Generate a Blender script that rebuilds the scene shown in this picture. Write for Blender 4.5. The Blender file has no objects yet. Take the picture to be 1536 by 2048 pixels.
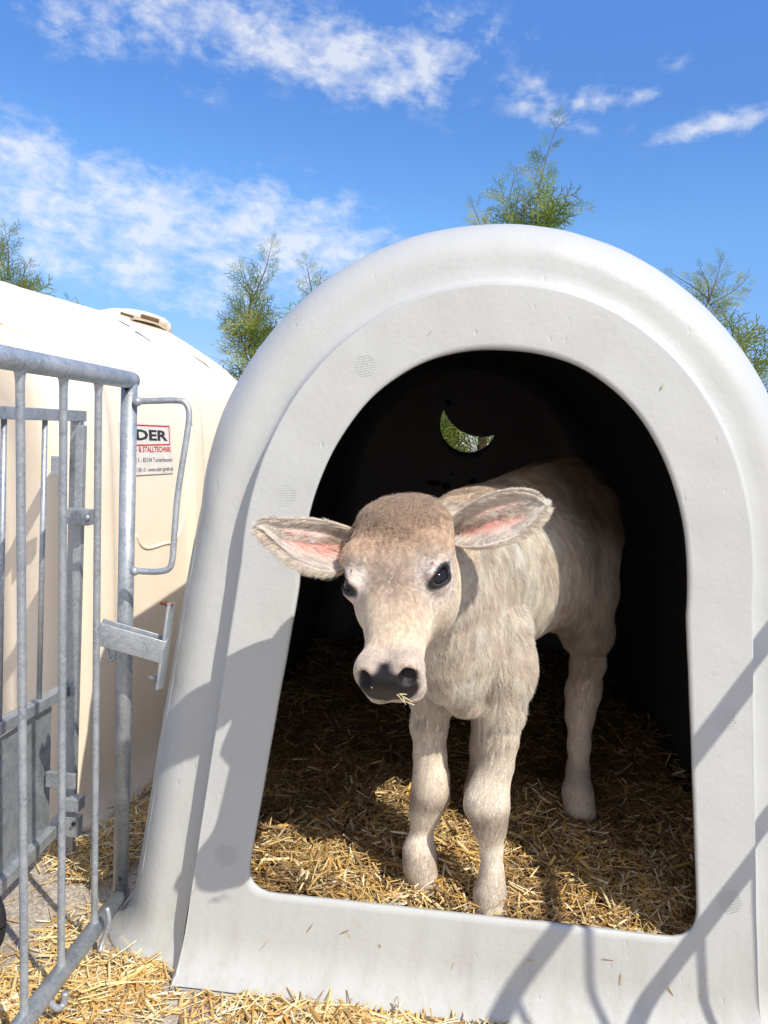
import bpy, bmesh, math, random
import numpy as np
from mathutils import Vector, Matrix, kdtree

random.seed(7)
RNG = np.random.default_rng(11)
R_ = math.radians
scene = bpy.context.scene
COL = scene.collection

# ------------------------------------------------------------------ camera
CAM = np.array([-0.09589, -1.3, 1.00108])
RM = np.array([[0.9947, 0.0804, 0.0640],      # rows: right, down, forward
               [0.0713, -0.0911, -0.9933],
               [-0.0740, 0.9926, -0.0964]])
FPX = 1540.0
_u, _s, _vt = np.linalg.svd(RM)
RM = _u @ _vt
cd = bpy.data.cameras.new('camera')
cam = bpy.data.objects.new('camera', cd)
COL.objects.link(cam)
cd.sensor_fit = 'VERTICAL'
cd.sensor_height = 24.0
cd.sensor_width = 18.0
cd.lens = 24.0 * FPX / 2048.0
cd.clip_start = 0.02
cd.clip_end = 2000.0
_m = Matrix.Identity(4)
for i in range(3):
    _m[i][0] = RM[0][i]
    _m[i][1] = -RM[1][i]
    _m[i][2] = -RM[2][i]
    _m[i][3] = CAM[i]
cam.matrix_world = _m
scene.camera = cam


def W(px, py, d):
    """world point seen at a photo pixel, d metres ahead of the camera"""
    r = RM.T @ np.array([(px - 768) / FPX, (py - 1024) / FPX, 1.0])
    return CAM + r * d


# ------------------------------------------------------------------ sun and sky
SUN_TRAVEL = np.array([-1.08, 1.0, -1.70])
_sd = -SUN_TRAVEL / np.linalg.norm(SUN_TRAVEL)
ELEV = math.asin(_sd[2])
AZ = math.atan2(_sd[0], _sd[1])
sl = bpy.data.lights.new('sun', 'SUN')
sl.energy = 4.5
sl.angle = R_(0.53)
sl.color = (1.0, 0.94, 0.84)
sun = bpy.data.objects.new('sun', sl)
COL.objects.link(sun)
sun.rotation_euler = Vector(SUN_TRAVEL).to_track_quat('-Z', 'Y').to_euler()
sun.location = (3, -3, 6)

world = bpy.data.worlds.new('World')
scene.world = world
world.use_nodes = True
wn = world.node_tree.nodes
wl = world.node_tree.links
wn.clear()


def nmath(nt, op, a=None, b=None, c=None, clamp=False):
    n = nt.nodes.new('ShaderNodeMath')
    n.operation = op
    n.use_clamp = clamp
    for i, v in enumerate((a, b, c)):
        if v is None:
            continue
        if isinstance(v, (int, float)):
            n.inputs[i].default_value = v
        else:
            nt.links.new(v, n.inputs[i])
    return n.outputs[0]


def build_world():
    nt = world.node_tree
    out = wn.new('ShaderNodeOutputWorld')
    bg = wn.new('ShaderNodeBackground')
    sky = wn.new('ShaderNodeTexSky')
    sky.sky_type = 'NISHITA'
    sky.sun_disc = False
    sky.sun_elevation = ELEV
    sky.sun_rotation = AZ
    sky.altitude = 450
    sky.air_density = 1.0
    sky.dust_density = 0.2
    sky.ozone_density = 3.0
    bg.inputs['Strength'].default_value = 0.15
    tc = wn.new('ShaderNodeTexCoord')
    sep = wn.new('ShaderNodeSeparateXYZ')
    wl.new(tc.outputs['Generated'], sep.inputs[0])
    az = nmath(nt, 'ARCTAN2', sep.outputs[0], sep.outputs[1])
    el = nmath(nt, 'ARCSINE', sep.outputs[2])
    az = nmath(nt, 'MULTIPLY', az, 57.2958)
    el = nmath(nt, 'MULTIPLY', el, 57.2958)
    # cloud banks: (photo px centre, half sizes in degrees, tilt, weight)
    banks = [((560, 80), 9.5, 2.2, -9, 0.85), ((700, 120), 4.6, 1.8, -8, 0.9), ((330, 25), 9.0, 1.8, -6, 0.70), ((120, 65), 5.0, 1.5, -6, 0.60), ((845, 165), 2.6, 1.4, -20, 0.55),
             ((885, 85), 3.5, 1.6, -8, 0.7), ((330, 440), 14.5, 2.5, -13, 1.30), ((60, 375), 6.0, 2.4, -8, 1.2),
             ((640, 455), 6.5, 2.4, -16, 1.1), ((200, 535), 9.5, 1.5, -9, 1.0), ((480, 505), 5.0, 1.2, -10, 0.6),
             ((1062, 200), 1.5, 1.3, -30, 0.95), ((1180, 200), 1.6, .8, 8, 0.95), ((1170, 250), 2.6, .5, -4, 0.8), ((1270, 195), 2.0, .6, 8, 0.8), ((1380, 265), 2.4, .7, 14, 1.0), ((1500, 232), 2.4, 0.7, 14, 1.0),
             ((980, 45), 3.5, 0.9, -14, 0.5), ((420, 188), 1.5, 0.6, -6, 0.45), ((430, 620), 7.0, 1.0, -4, 0.42),
             ((1340, 130), 1.2, 0.5, 0, 0.5)]
    total = None
    for (px, py), sa, se, tilt, wt in banks:
        d = W(px, py, 1.0) - CAM
        d /= np.linalg.norm(d)
        a0 = math.degrees(math.atan2(d[0], d[1]))
        e0 = math.degrees(math.asin(d[2]))
        ce = math.cos(R_(e0))
        da = nmath(nt, 'MULTIPLY', nmath(nt, 'SUBTRACT', az, a0), ce)
        de = nmath(nt, 'SUBTRACT', el, e0)
        c, s = math.cos(R_(tilt)), math.sin(R_(tilt))
        u = nmath(nt, 'ADD', nmath(nt, 'MULTIPLY', da, c / sa), nmath(nt, 'MULTIPLY', de, s / sa))
        v = nmath(nt, 'ADD', nmath(nt, 'MULTIPLY', da, -s / se), nmath(nt, 'MULTIPLY', de, c / se))
        r2 = nmath(nt, 'ADD', nmath(nt, 'MULTIPLY', u, u), nmath(nt, 'MULTIPLY', v, v))
        g = nmath(nt, 'MULTIPLY', nmath(nt, 'POWER', 2.718, nmath(nt, 'MULTIPLY', r2, -0.9)), wt)
        total = g if total is None else nmath(nt, 'ADD', total, g)
    total = nmath(nt, 'MINIMUM', total, 1.25)
    comb = wn.new('ShaderNodeCombineXYZ')
    wl.new(nmath(nt, 'MULTIPLY', az, 0.62), comb.inputs[0])
    wl.new(el, comb.inputs[1])
    rot = wn.new('ShaderNodeMapping')
    rot.inputs['Rotation'].default_value = (0, 0, R_(10))
    wl.new(comb.outputs[0], rot.inputs[0])
    nz = wn.new('ShaderNodeTexNoise')
    nz.inputs['Scale'].default_value = 0.55
    nz.inputs['Detail'].default_value = 10
    nz.inputs['Roughness'].default_value = 0.60
    nz.inputs['Distortion'].default_value = 0.3
    wl.new(rot.outputs[0], nz.inputs['Vector'])
    vo = wn.new('ShaderNodeTexNoise')
    vo.inputs['Scale'].default_value = 1.35
    vo.inputs['Detail'].default_value = 4
    vo.inputs['Roughness'].default_value = 0.55
    wl.new(rot.outputs[0], vo.inputs['Vector'])
    mixn = nmath(nt, 'ADD', nmath(nt, 'MULTIPLY', nz.outputs[0], 0.70), nmath(nt, 'MULTIPLY', vo.outputs[0], 0.30))
    dens = nmath(nt, 'SUBTRACT', nmath(nt, 'ADD', nmath(nt, 'MULTIPLY', mixn, 2.9), nmath(nt, 'MULTIPLY', total, 0.62)), 1.66)
    dens = nmath(nt, 'MULTIPLY', dens, 1.25, clamp=True)
    dens = nmath(nt, 'MULTIPLY', nmath(nt, 'POWER', dens, 1.35), nmath(nt, 'MINIMUM', nmath(nt, 'MULTIPLY', total, 1.6), 1.0))
    dens = nmath(nt, 'MULTIPLY', dens, 0.72, clamp=True)
    # bright warm fill added to the unseen sky behind the camera
    fill_veil = nmath(nt, 'MULTIPLY', nmath(nt, 'ADD', nmath(nt, 'MULTIPLY', sep.outputs[1], -1.0), 0.1), 0.85, clamp=True)
    fill_veil_amt = nmath(nt, 'MAXIMUM', 0.0, nmath(nt, 'MULTIPLY', fill_veil, nmath(nt, 'ADD', nmath(nt, 'MULTIPLY', nz.outputs[0], .8), .45), clamp=True))
    hsv = wn.new('ShaderNodeHueSaturation')
    hsv.inputs['Hue'].default_value = 0.510
    hsv.inputs['Saturation'].default_value = 1.18
    hsv.inputs['Value'].default_value = 1.80
    wl.new(sky.outputs[0], hsv.inputs['Color'])
    rp = wn.new('ShaderNodeValToRGB')
    stops = [(.10, (.36, .40, .54)), (.33, (.64, .74, .73)), (.50, (.62, .73, .77)), (.76, (.82, .94, 1.0))]
    while len(rp.color_ramp.elements) < len(stops):
        rp.color_ramp.elements.new(.5)
    for e, (p_, c_) in zip(rp.color_ramp.elements, stops):
        e.position = p_
        e.color = (*c_, 1)
    wl.new(nmath(nt, 'MULTIPLY', el, 1 / 45.0), rp.inputs[0])
    tint = wn.new('ShaderNodeMixRGB')
    tint.blend_type = 'MULTIPLY'
    tint.inputs[0].default_value = 1
    wl.new(hsv.outputs[0], tint.inputs[1])
    wl.new(rp.outputs[0], tint.inputs[2])
    mx = wn.new('ShaderNodeMixRGB')
    wl.new(dens, mx.inputs[0])
    wl.new(tint.outputs[0], mx.inputs[1])
    mx.inputs[2].default_value = (6.3, 6.4, 6.6, 1)
    vm = wn.new('ShaderNodeMixRGB')
    wl.new(fill_veil_amt, vm.inputs[0])
    wl.new(mx.outputs[0], vm.inputs[1])
    vm.inputs[2].default_value = (6.9, 6.0, 4.9, 1)
    wl.new(vm.outputs[0], bg.inputs['Color'])
    wl.new(bg.outputs[0], out.inputs[0])


build_world()
world.cycles.sampling_method = 'MANUAL'
world.cycles.sample_map_resolution = 512
scene.view_settings.view_transform = 'Standard'
scene.view_settings.look = 'None'
scene.view_settings.gamma = 1.0
scene.view_settings.exposure = 0.0
scene.render.engine = 'CYCLES'
scene.cycles.max_bounces = 8
scene.cycles.diffuse_bounces = 4
scene.cycles.glossy_bounces = 3
scene.cycles.transmission_bounces = 3
scene.cycles.use_denoising = True
scene.cycles_curves.shape = 'RIBBONS'

# ------------------------------------------------------------------ helpers


def tag(o, label=None, cat=None, group=None, kind=None):
    if label:
        o['label'] = label
    if cat:
        o['category'] = cat
    if group:
        o['group'] = group
    if kind:
        o['kind'] = kind
    return o


def empty(name, loc=(0, 0, 0)):
    o = bpy.data.objects.new(name, None)
    o.empty_display_size = 0.1
    COL.objects.link(o)
    o.location = loc
    return o


def mesh_obj(name, verts, faces, mats, parent=None, smooth=True, uvless=True):
    me = bpy.data.meshes.new(name)
    verts = np.asarray(verts, dtype=np.float32).reshape(-1, 3)
    if parent is not None:                       # parents only ever carry a location
        verts = verts - np.array(parent_loc(parent), dtype=np.float32)
    if isinstance(faces, np.ndarray):
        k = faces.shape[1]
        n = faces.shape[0]
        me.vertices.add(len(verts))
        me.vertices.foreach_set('co', verts.ravel())
        me.loops.add(n * k)
        me.loops.foreach_set('vertex_index', faces.astype(np.int32).ravel())
        me.polygons.add(n)
        me.polygons.foreach_set('loop_start', np.arange(0, n * k, k, dtype=np.int32))
        me.update(calc_edges=True)
    else:
        me.from_pydata([tuple(map(float, v)) for v in verts], [], faces)
        me.update()
    me.polygons.foreach_set('use_smooth', np.full(len(me.polygons), smooth))
    if not isinstance(mats, (list, tuple)):
        mats = [mats]
    for m in mats:
        me.materials.append(m)
    o = bpy.data.objects.new(name, me)
    COL.objects.link(o)
    if parent is not None:
        o.parent = parent
    return o


def parent_loc(p):
    l = np.zeros(3)
    while p is not None:
        l = l + np.array(p.location)
        p = p.parent
    return l


def col_attr(o, cols, name='tint'):
    a = o.data.color_attributes.new(name, 'FLOAT_COLOR', 'POINT')
    c = np.ones((len(cols), 4), dtype=np.float32)
    c[:, :3] = cols
    a.data.foreach_set('color', c.ravel())


class MB:
    """collects simple shapes into one mesh"""

    def __init__(self):
        self.v = []
        self.f = []

    def tube(self, pts, r, n=12, caps=True):
        pts = [np.array(p, float) for p in pts]
        rs = r if isinstance(r, (list, tuple, np.ndarray)) else [r] * len(pts)
        b = len(self.v)
        t0 = pts[1] - pts[0]
        ref = np.array([0, 0, 1.0]) if abs(t0[2]) < 0.9 * np.linalg.norm(t0) else np.array([1.0, 0, 0])
        u = np.cross(t0, ref)
        u /= np.linalg.norm(u)
        for i, p in enumerate(pts):
            t = pts[min(i + 1, len(pts) - 1)] - pts[max(i - 1, 0)]
            t /= np.linalg.norm(t) + 1e-12
            u = u - t * (u @ t)
            u /= np.linalg.norm(u) + 1e-12
            w = np.cross(t, u)
            for k in range(n):
                a = 2 * math.pi * k / n
                self.v.append(p + rs[i] * (math.cos(a) * u + math.sin(a) * w))
        for i in range(len(pts) - 1):
            for k in range(n):
                a0 = b + i * n + k
                a1 = b + i * n + (k + 1) % n
                self.f.append((a0, a1, a1 + n, a0 + n))
        if caps:
            self.f.append(tuple(b + k for k in range(n))[::-1])
            e = b + (len(pts) - 1) * n
            self.f.append(tuple(e + k for k in range(n)))
        return self

    def box(self, c, size, axes=None, bev=0.0):
        c = np.array(c, float)
        A = np.eye(3) if axes is None else np.array(axes, float)
        h = np.array(size, float) / 2
        b = len(self.v)
        if bev <= 0:
            for z in (-1, 1):
                for x, y in ((-1, -1), (1, -1), (1, 1), (-1, 1)):
                    self.v.append(c + (np.array([x, y, z]) * h) @ A)
            q = [(3, 2, 1, 0), (4, 5, 6, 7), (0, 1, 5, 4), (1, 2, 6, 5), (2, 3, 7, 6), (3, 0, 4, 7)]
            self.f += [tuple(b + i for i in f) for f in q]
            return self
        bm = bmesh.new()
        bmesh.ops.create_cube(bm, size=1)
        for v in bm.verts:
            v.co = Vector((v.co.x * size[0], v.co.y * size[1], v.co.z * size[2]))
        bmesh.ops.bevel(bm, geom=list(bm.edges), offset=bev, segments=2, affect='EDGES', profile=0.6)
        bm.verts.index_update()
        for v in bm.verts:
            self.v.append(c + np.array(v.co) @ A)
        for f in bm.faces:
            self.f.append(tuple(b + v.index for v in f.verts))
        bm.free()
        return self

    def ball(self, c, r, nu=14, nv=10, axes=None):
        c = np.array(c, float)
        r = np.array([r] * 3 if np.isscalar(r) else r, float)
        A = np.eye(3) if axes is None else np.array(axes, float)
        b = len(self.v)
        for j in range(nv + 1):
            th = math.pi * j / nv
            for i in range(nu):
                ph = 2 * math.pi * i / nu
                self.v.append(c + (np.array([math.sin(th) * math.cos(ph), math.sin(th) * math.sin(ph), math.cos(th)]) * r) @ A)
        for j in range(nv):
            for i in range(nu):
                a0 = b + j * nu + i
                a1 = b + j * nu + (i + 1) % nu
                self.f.append((a0, a0 + nu, a1 + nu, a1))
        return self

    def build(self, name, mat, parent=None, smooth=True):
        return mesh_obj(name, np.array(self.v), self.f, mat, parent, smooth)


def smooth_by_angle(o, deg=40):
    me = o.data
    bm = bmesh.new()
    bm.from_mesh(me)
    for e in bm.edges:
        if len(e.link_faces) == 2 and e.calc_face_angle(0) > R_(deg):
            e.smooth = False
    bm.to_mesh(me)
    bm.free()
    return o


def curve_pts(ctrl, n=8):
    """Catmull-Rom through control points"""
    P = [np.array(p, float) for p in ctrl]
    P = [2 * P[0] - P[1]] + P + [2 * P[-1] - P[-2]]
    out = []
    for i in range(1, len(P) - 2):
        for k in range(n):
            t = k / n
            a, b, c, d = P[i - 1], P[i], P[i + 1], P[i + 2]
            out.append(0.5 * ((2 * b) + (c - a) * t + (2 * a - 5 * b + 4 * c - d) * t * t + (3 * b - 3 * c + d - a) * t ** 3))
    out.append(P[-2])
    return out


def new_mat(name):
    m = bpy.data.materials.new(name)
    m.use_nodes = True
    nt = m.node_tree
    b = nt.nodes['Principled BSDF']
    return m, nt, b


def ramp(nt, fac, stops):
    r = nt.nodes.new('ShaderNodeValToRGB')
    el = r.color_ramp.elements
    while len(el) < len(stops):
        el.new(0.5)
    for e, (p, c) in zip(el, stops):
        e.position = p
        e.color = (*c, 1) if len(c) == 3 else c
    nt.links.new(fac, r.inputs[0])
    return r.outputs[0]


def noise(nt, scale, detail=4, rough=0.5, vec=None, dist=0.0, stretch=None):
    n = nt.nodes.new('ShaderNodeTexNoise')
    n.inputs['Scale'].default_value = scale
    n.inputs['Detail'].default_value = detail
    n.inputs['Roughness'].default_value = rough
    n.inputs['Distortion'].default_value = dist
    if vec is None:
        vec = nt.nodes.new('ShaderNodeTexCoord').outputs['Object']
    if stretch:
        mp = nt.nodes.new('ShaderNodeMapping')
        mp.inputs['Scale'].default_value = stretch
        nt.links.new(vec, mp.inputs[0])
        vec = mp.outputs[0]
    nt.links.new(vec, n.inputs['Vector'])
    return n.outputs[0]


def bump(nt, b, h, strength, dist, prev=None):
    n = nt.nodes.new('ShaderNodeBump')
    n.inputs['Strength'].default_value = strength
    n.inputs['Distance'].default_value = dist
    nt.links.new(h, n.inputs['Height'])
    if prev is not None:
        nt.links.new(prev, n.inputs['Normal'])
    if b is not None:
        nt.links.new(n.outputs[0], b.inputs['Normal'])
    return n.outputs[0]


def mixc(nt, fac, a, b, mode='MIX'):
    n = nt.nodes.new('ShaderNodeMixRGB')
    n.blend_type = mode
    for i, v in enumerate((fac, a, b)):
        if isinstance(v, (int, float)):
            n.inputs[i].default_value = v
        elif isinstance(v, tuple):
            n.inputs[i].default_value = (*v, 1) if len(v) == 3 else v
        else:
            nt.links.new(v, n.inputs[i])
    return n.outputs[0]
FURN = 640000
N_IN, N_OUT = 33000, 13000
# ------------------------------------------------------------------ calf


def unit(v):
    v = np.asarray(v, float)
    return v / (np.linalg.norm(v) + 1e-12)


# head frame: S to the calf's left (image right), L down the face, F out of the face
HO = W(800, 1004, 1.20)
_nose = W(769, 1384, 1.025)
HL = unit(_nose - HO)
_s0 = W(880, 1155, 1.108) - W(686, 1168, 1.153)
HS = unit(_s0 - HL * (_s0 @ HL))
HF = np.cross(HS, HL)
if HF @ (CAM - HO) < 0:
    HF = -HF
HB = np.array([HS, HF, HL])


def H(s, f, l):
    return HO + s * HS + f * HF + l * HL


def hl(P):
    return (P - HO) @ HB.T


class Field:
    def __init__(self, xs, ys, zs):
        self.xs, self.ys, self.zs = xs, ys, zs
        self.D = np.full((len(xs), len(ys), len(zs)), 0.5, dtype=np.float32)

    def block(self, lo, hi):
        sl = []
        for ax, a, b in zip((self.xs, self.ys, self.zs), lo, hi):
            i0 = max(0, np.searchsorted(ax, a) - 1)
            i1 = min(len(ax), np.searchsorted(ax, b) + 1)
            sl.append(slice(i0, i1))
        X, Y, Z = np.meshgrid(self.xs[sl[0]], self.ys[sl[1]], self.zs[sl[2]], indexing='ij')
        return tuple(sl), np.stack([X, Y, Z], -1)

    @staticmethod
    def smin(a, b, k):
        h = np.maximum(k - np.abs(a - b), 0) / k
        return np.minimum(a, b) - h * h * k * 0.25

    def add(self, fn, lo, hi, k):
        m = k + 0.02
        sl, P = self.block(np.array(lo) - m, np.array(hi) + m)
        self.D[sl] = self.smin(self.D[sl], fn(P).astype(np.float32), k)

    def cut(self, fn, lo, hi, k):
        m = k + 0.02
        sl, P = self.block(np.array(lo) - m, np.array(hi) + m)
        self.D[sl] = -self.smin(-self.D[sl], fn(P).astype(np.float32), k)

    def cone(self, a, b, ra, rb, k=0.03):
        a = np.array(a, float)
        b = np.array(b, float)
        ba = b - a
        L2 = ba @ ba

        def fn(P):
            pa = P - a
            t = np.clip((pa @ ba) / L2, 0, 1)
            q = pa - t[..., None] * ba
            return np.sqrt((q * q).sum(-1)) - (ra + (rb - ra) * t)
        r = max(ra, rb)
        self.add(fn, np.minimum(a, b) - r, np.maximum(a, b) + r, k)

    def chain(self, pts, k=0.02):
        for (a, ra), (b, rb) in zip(pts[:-1], pts[1:]):
            self.cone(a, b, ra, rb, k)

    @staticmethod
    def ell_fn(c, r, A):
        c = np.array(c, float)
        r = np.array(r, float)
        A = np.array(A, float)

        def fn(P):
            q = (P - c) @ A.T
            k0 = np.sqrt(((q / r) ** 2).sum(-1))
            k1 = np.sqrt(((q / (r * r)) ** 2).sum(-1)) + 1e-9
            return k0 * (k0 - 1) / k1
        return fn

    def ell(self, c, r, A=np.eye(3), k=0.03):
        m = max(r)
        self.add(self.ell_fn(c, r, A), np.array(c) - m, np.array(c) + m, k)

    def ell_cut(self, c, r, A=np.eye(3), k=0.006):
        m = max(r)
        self.cut(self.ell_fn(c, r, A), np.array(c) - m, np.array(c) + m, k)

    def surface(self):
        D = self.D
        xs, ys, zs = self.xs, self.ys, self.zs
        ins = D < 0
        s = [slice(None, -1), slice(1, None)]
        cnt = np.zeros(tuple(n - 1 for n in D.shape), dtype=np.int8)
        for i in (0, 1):
            for j in (0, 1):
                for k in (0, 1):
                    cnt += ins[s[i], s[j], s[k]]
        act = (cnt > 0) & (cnt < 8)
        I, J, K = np.nonzero(act)
        idx = np.full(act.shape, -1, dtype=np.int64)
        idx[I, J, K] = np.arange(len(I))
        acc = np.zeros((len(I), 3))
        num = np.zeros(len(I))
        ax = (xs, ys, zs)
        for d in range(3):
            o = [a for a in range(3) if a != d]
            for p in (0, 1):
                for q in (0, 1):
                    off = [0, 0, 0]
                    off[o[0]] = p
                    off[o[1]] = q
                    c0 = (I + off[0], J + off[1], K + off[2])
                    off[d] = 1
                    c1 = (I + off[0], J + off[1], K + off[2])
                    d0 = D[c0]
                    d1 = D[c1]
                    m = (d0 < 0) != (d1 < 0)
                    t = np.where(m, d0 / np.where(m, d0 - d1, 1), 0)
                    P0 = np.stack([ax[a][c0[a]] for a in range(3)], -1)
                    P1 = np.stack([ax[a][c1[a]] for a in range(3)], -1)
                    acc += np.where(m[:, None], P0 + t[:, None] * (P1 - P0), 0)
                    num += m
        V = acc / num[:, None]
        quads = []
        for d in range(3):
            a, b = [x for x in range(3) if x != d]
            sl0 = [slice(1, -1)] * 3
            sl0[d] = slice(0, -1)
            sl1 = list(sl0)
            sl1[d] = slice(1, None)
            i0 = ins[tuple(sl0)]
            i1 = ins[tuple(sl1)]
            for sign in (0, 1):
                m = (i0 & ~i1) if sign == 0 else (~i0 & i1)
                E = np.argwhere(m)
                if not len(E):
                    continue
                st = np.array([1, 1, 1])
                st[d] = 0
                E = E + st
                def cell(da, db):
                    c = E.copy()
                    c[:, a] -= da
                    c[:, b] -= db
                    return idx[c[:, 0], c[:, 1], c[:, 2]]
                q = np.stack([cell(1, 1), cell(0, 1), cell(0, 0), cell(1, 0)], -1)
                flip = (sign == 1) != (d == 1)
                quads.append(q[:, ::-1] if flip else q)
        return V, np.concatenate(quads)


def axis_grid(segs):
    """segs: list of (start, end, step)"""
    out = []
    for a, b, st in segs:
        n = max(1, int(round((b - a) / st)))
        out += list(a + (b - a) * np.arange(n) / n)
    out.append(segs[-1][1])
    return np.array(out)


F = Field(axis_grid([(-0.32, -0.27, .006), (-0.27, 0.01, .0027), (0.01, 0.50, .006)]),
          axis_grid([(-0.36, -0.02, .0027), (-0.02, 0.80, .0065)]),
          axis_grid([(0.10, 0.60, .006), (0.60, 0.95, .0027), (0.95, 1.08, .006)]))

BODY_AX = unit(np.array([0.30, 0.46, 0.0]))          # chest towards rump
BODY_SD = np.array([BODY_AX[1], -BODY_AX[0], 0.0])
UP = np.array([0, 0, 1.0])
BA = np.array([BODY_SD, BODY_AX, UP])
# trunk
F.ell(W(953, 1165, 1.48), (.090, .125, .160), BA, k=.05)        # shoulders
F.ell(W(1000, 1150, 1.58), (.120, .17, .150), BA, k=.06)      # ribs
F.ell(W(1060, 1125, 1.70), (.128, .17, .145), BA, k=.06)      # barrel
F.ell(W(1112, 1070, 1.84), (.114, .15, .130), BA, k=.06)      # rump
F.ell(W(1172, 960, 1.90), (.03, .05, .03), BA, k=.05)         # tail head
F.ell(W(1200, 1020, 1.80), (.030, .05, .05), BA, k=.05)       # hip
F.cone(W(925, 1045, 1.50), W(1120, 965, 1.85), .05, .06, k=.06)   # spine
# neck and brisket
F.cone(W(935, 1135, 1.45), W(848, 1110, 1.31), .096, .072, k=.06)
F.cone(W(900, 1250, 1.42), W(850, 1170, 1.30), .085, .065, k=.05)
F.cone(W(915, 1300, 1.40), W(930, 1385, 1.41), .075, .040, k=.05)
F.cone(W(905, 1210, 1.36), W(900, 1340, 1.37), .045, .045, k=.05)
# near front leg (image right)
F.chain([(W(992, 1255, 1.43), .062), (W(1000, 1340, 1.42), .052), (W(1001, 1420, 1.42), .040), (W(998, 1480, 1.42), .032),
         (W(993, 1530, 1.42), .0285), (W(980, 1572, 1.415), .032), (W(977, 1612, 1.41), .0355), (W(979, 1650, 1.415), .029), (W(983, 1700, 1.42), .0185),
         (W(984, 1745, 1.42), .0195), (W(980, 1785, 1.415), .027), (W(981, 1825, 1.415), .029), (W(981, 1850, 1.415), .033)], k=.016)
F.ell(W(952, 1605, 1.405), (.020, .022, .028), k=.02)
F.ell(W(1028, 1330, 1.43), (.026, .035, .045), k=.04)
# far front leg (image left)
F.chain([(W(890, 1300, 1.47), .058), (W(868, 1390, 1.48), .040), (W(858, 1450, 1.49), .033), (W(860, 1510, 1.49), .029),
         (W(862, 1555, 1.485), .032), (W(861, 1590, 1.48), .0335), (W(850, 1625, 1.485), .028), (W(843, 1665, 1.49), .0185),
         (W(838, 1700, 1.485), .028), (W(840, 1732, 1.48), .029), (W(849, 1765, 1.475), .027)], k=.016)
# near hind leg
F.chain([(W(1165, 1075, 1.80), .088), (W(1170, 1180, 1.78), .066), (W(1178, 1260, 1.78), .047), (W(1176, 1320, 1.80), .034),
         (W(1166, 1385, 1.82), .037), (W(1160, 1430, 1.81), .030), (W(1158, 1490, 1.79), .0225), (W(1156, 1540, 1.785), .0225), (W(1155, 1585, 1.775), .031),
         (W(1160, 1622, 1.765), .030), (W(1164, 1652, 1.76), .031)], k=.022)
F.cone(W(1190, 1370, 1.86), W(1185, 1330, 1.87), .018, .014, k=.03)      # hock point
F.cone(W(1110, 1180, 1.70), W(1160, 1250, 1.75), .06, .045, k=.05)       # flank to stifle
# far hind leg, hidden behind the front legs from the camera
_o = -BODY_SD * .16
for a_, b_ in (((1178, 1180, 1.78, .07), (1178, 1330, 1.80, .038)), ((1178, 1330, 1.80, .038), (1164, 1385, 1.83, .040)), ((1164, 1385, 1.83, .040), (1158, 1490, 1.80, .0255)),
               ((1158, 1490, 1.80, .0255), (1155, 1585, 1.79, .034)), ((1155, 1585, 1.79, .034), (1166, 1660, 1.78, .034))):
    _f = lambda q: _o - BODY_AX * .17 * np.clip((1300 - 1180) / 120 * (q[1] - 1180) / 120, 0, 1)
    F.cone(W(*a_[:3]) + _f(a_), W(*b_[:3]) + _f(b_), a_[3], b_[3], k=.02)
F.cone(W(1120, 1100, 1.80) + _o * .5, W(1178, 1180, 1.78) + _o, .09, .07, k=.04)

# head
LP = np.array([-.045, -.02, 0.0, .03, .06, .09, .12, .145, .17, .20, .225, .25, .27, .285, .30, .31])
WP = np.array([.050, .060, .064, .068, .072, .075, .075, .070, .062, .051, .0440, .0430, .0440, .0435, .039, .029])
TP = np.array([-.030, -.012, .000, .010, .016, .019, .020, .018, .017, .012, .008, .008, .009, .006, -.004, -.02])
BP = np.array([-.095, -.102, -.112, -.124, -.135, -.145, -.152, -.150, -.138, -.105, -.088, -.078, -.073, -.069, -.062, -.05])


def head_fn(P):
    q = hl(P)
    s, f, l = q[..., 0], q[..., 1], q[..., 2]
    w = np.interp(l, LP, WP)
    ft = np.interp(l, LP, TP)
    fb = np.interp(l, LP, BP)
    fc = (ft + fb) / 2
    h = (ft - fb) / 2
    v = (f - fc) / h
    w = w * (0.86 + 0.14 * np.clip(v + .55, 0, 1)) * (1 - .16 * np.clip(-v, 0, 1.2))
    n = 2.5
    d = ((np.abs(s / w) ** n + np.abs(v) ** n) ** (1 / n) - 1) * np.minimum(w, h) * .95
    for e, kk in ((l - .303, .03), (-.012 - l, .07)):
        hk = np.maximum(kk - np.abs(d - e), 0) / kk
        d = np.maximum(d, e) + hk * hk * kk * .25
    return d


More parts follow.
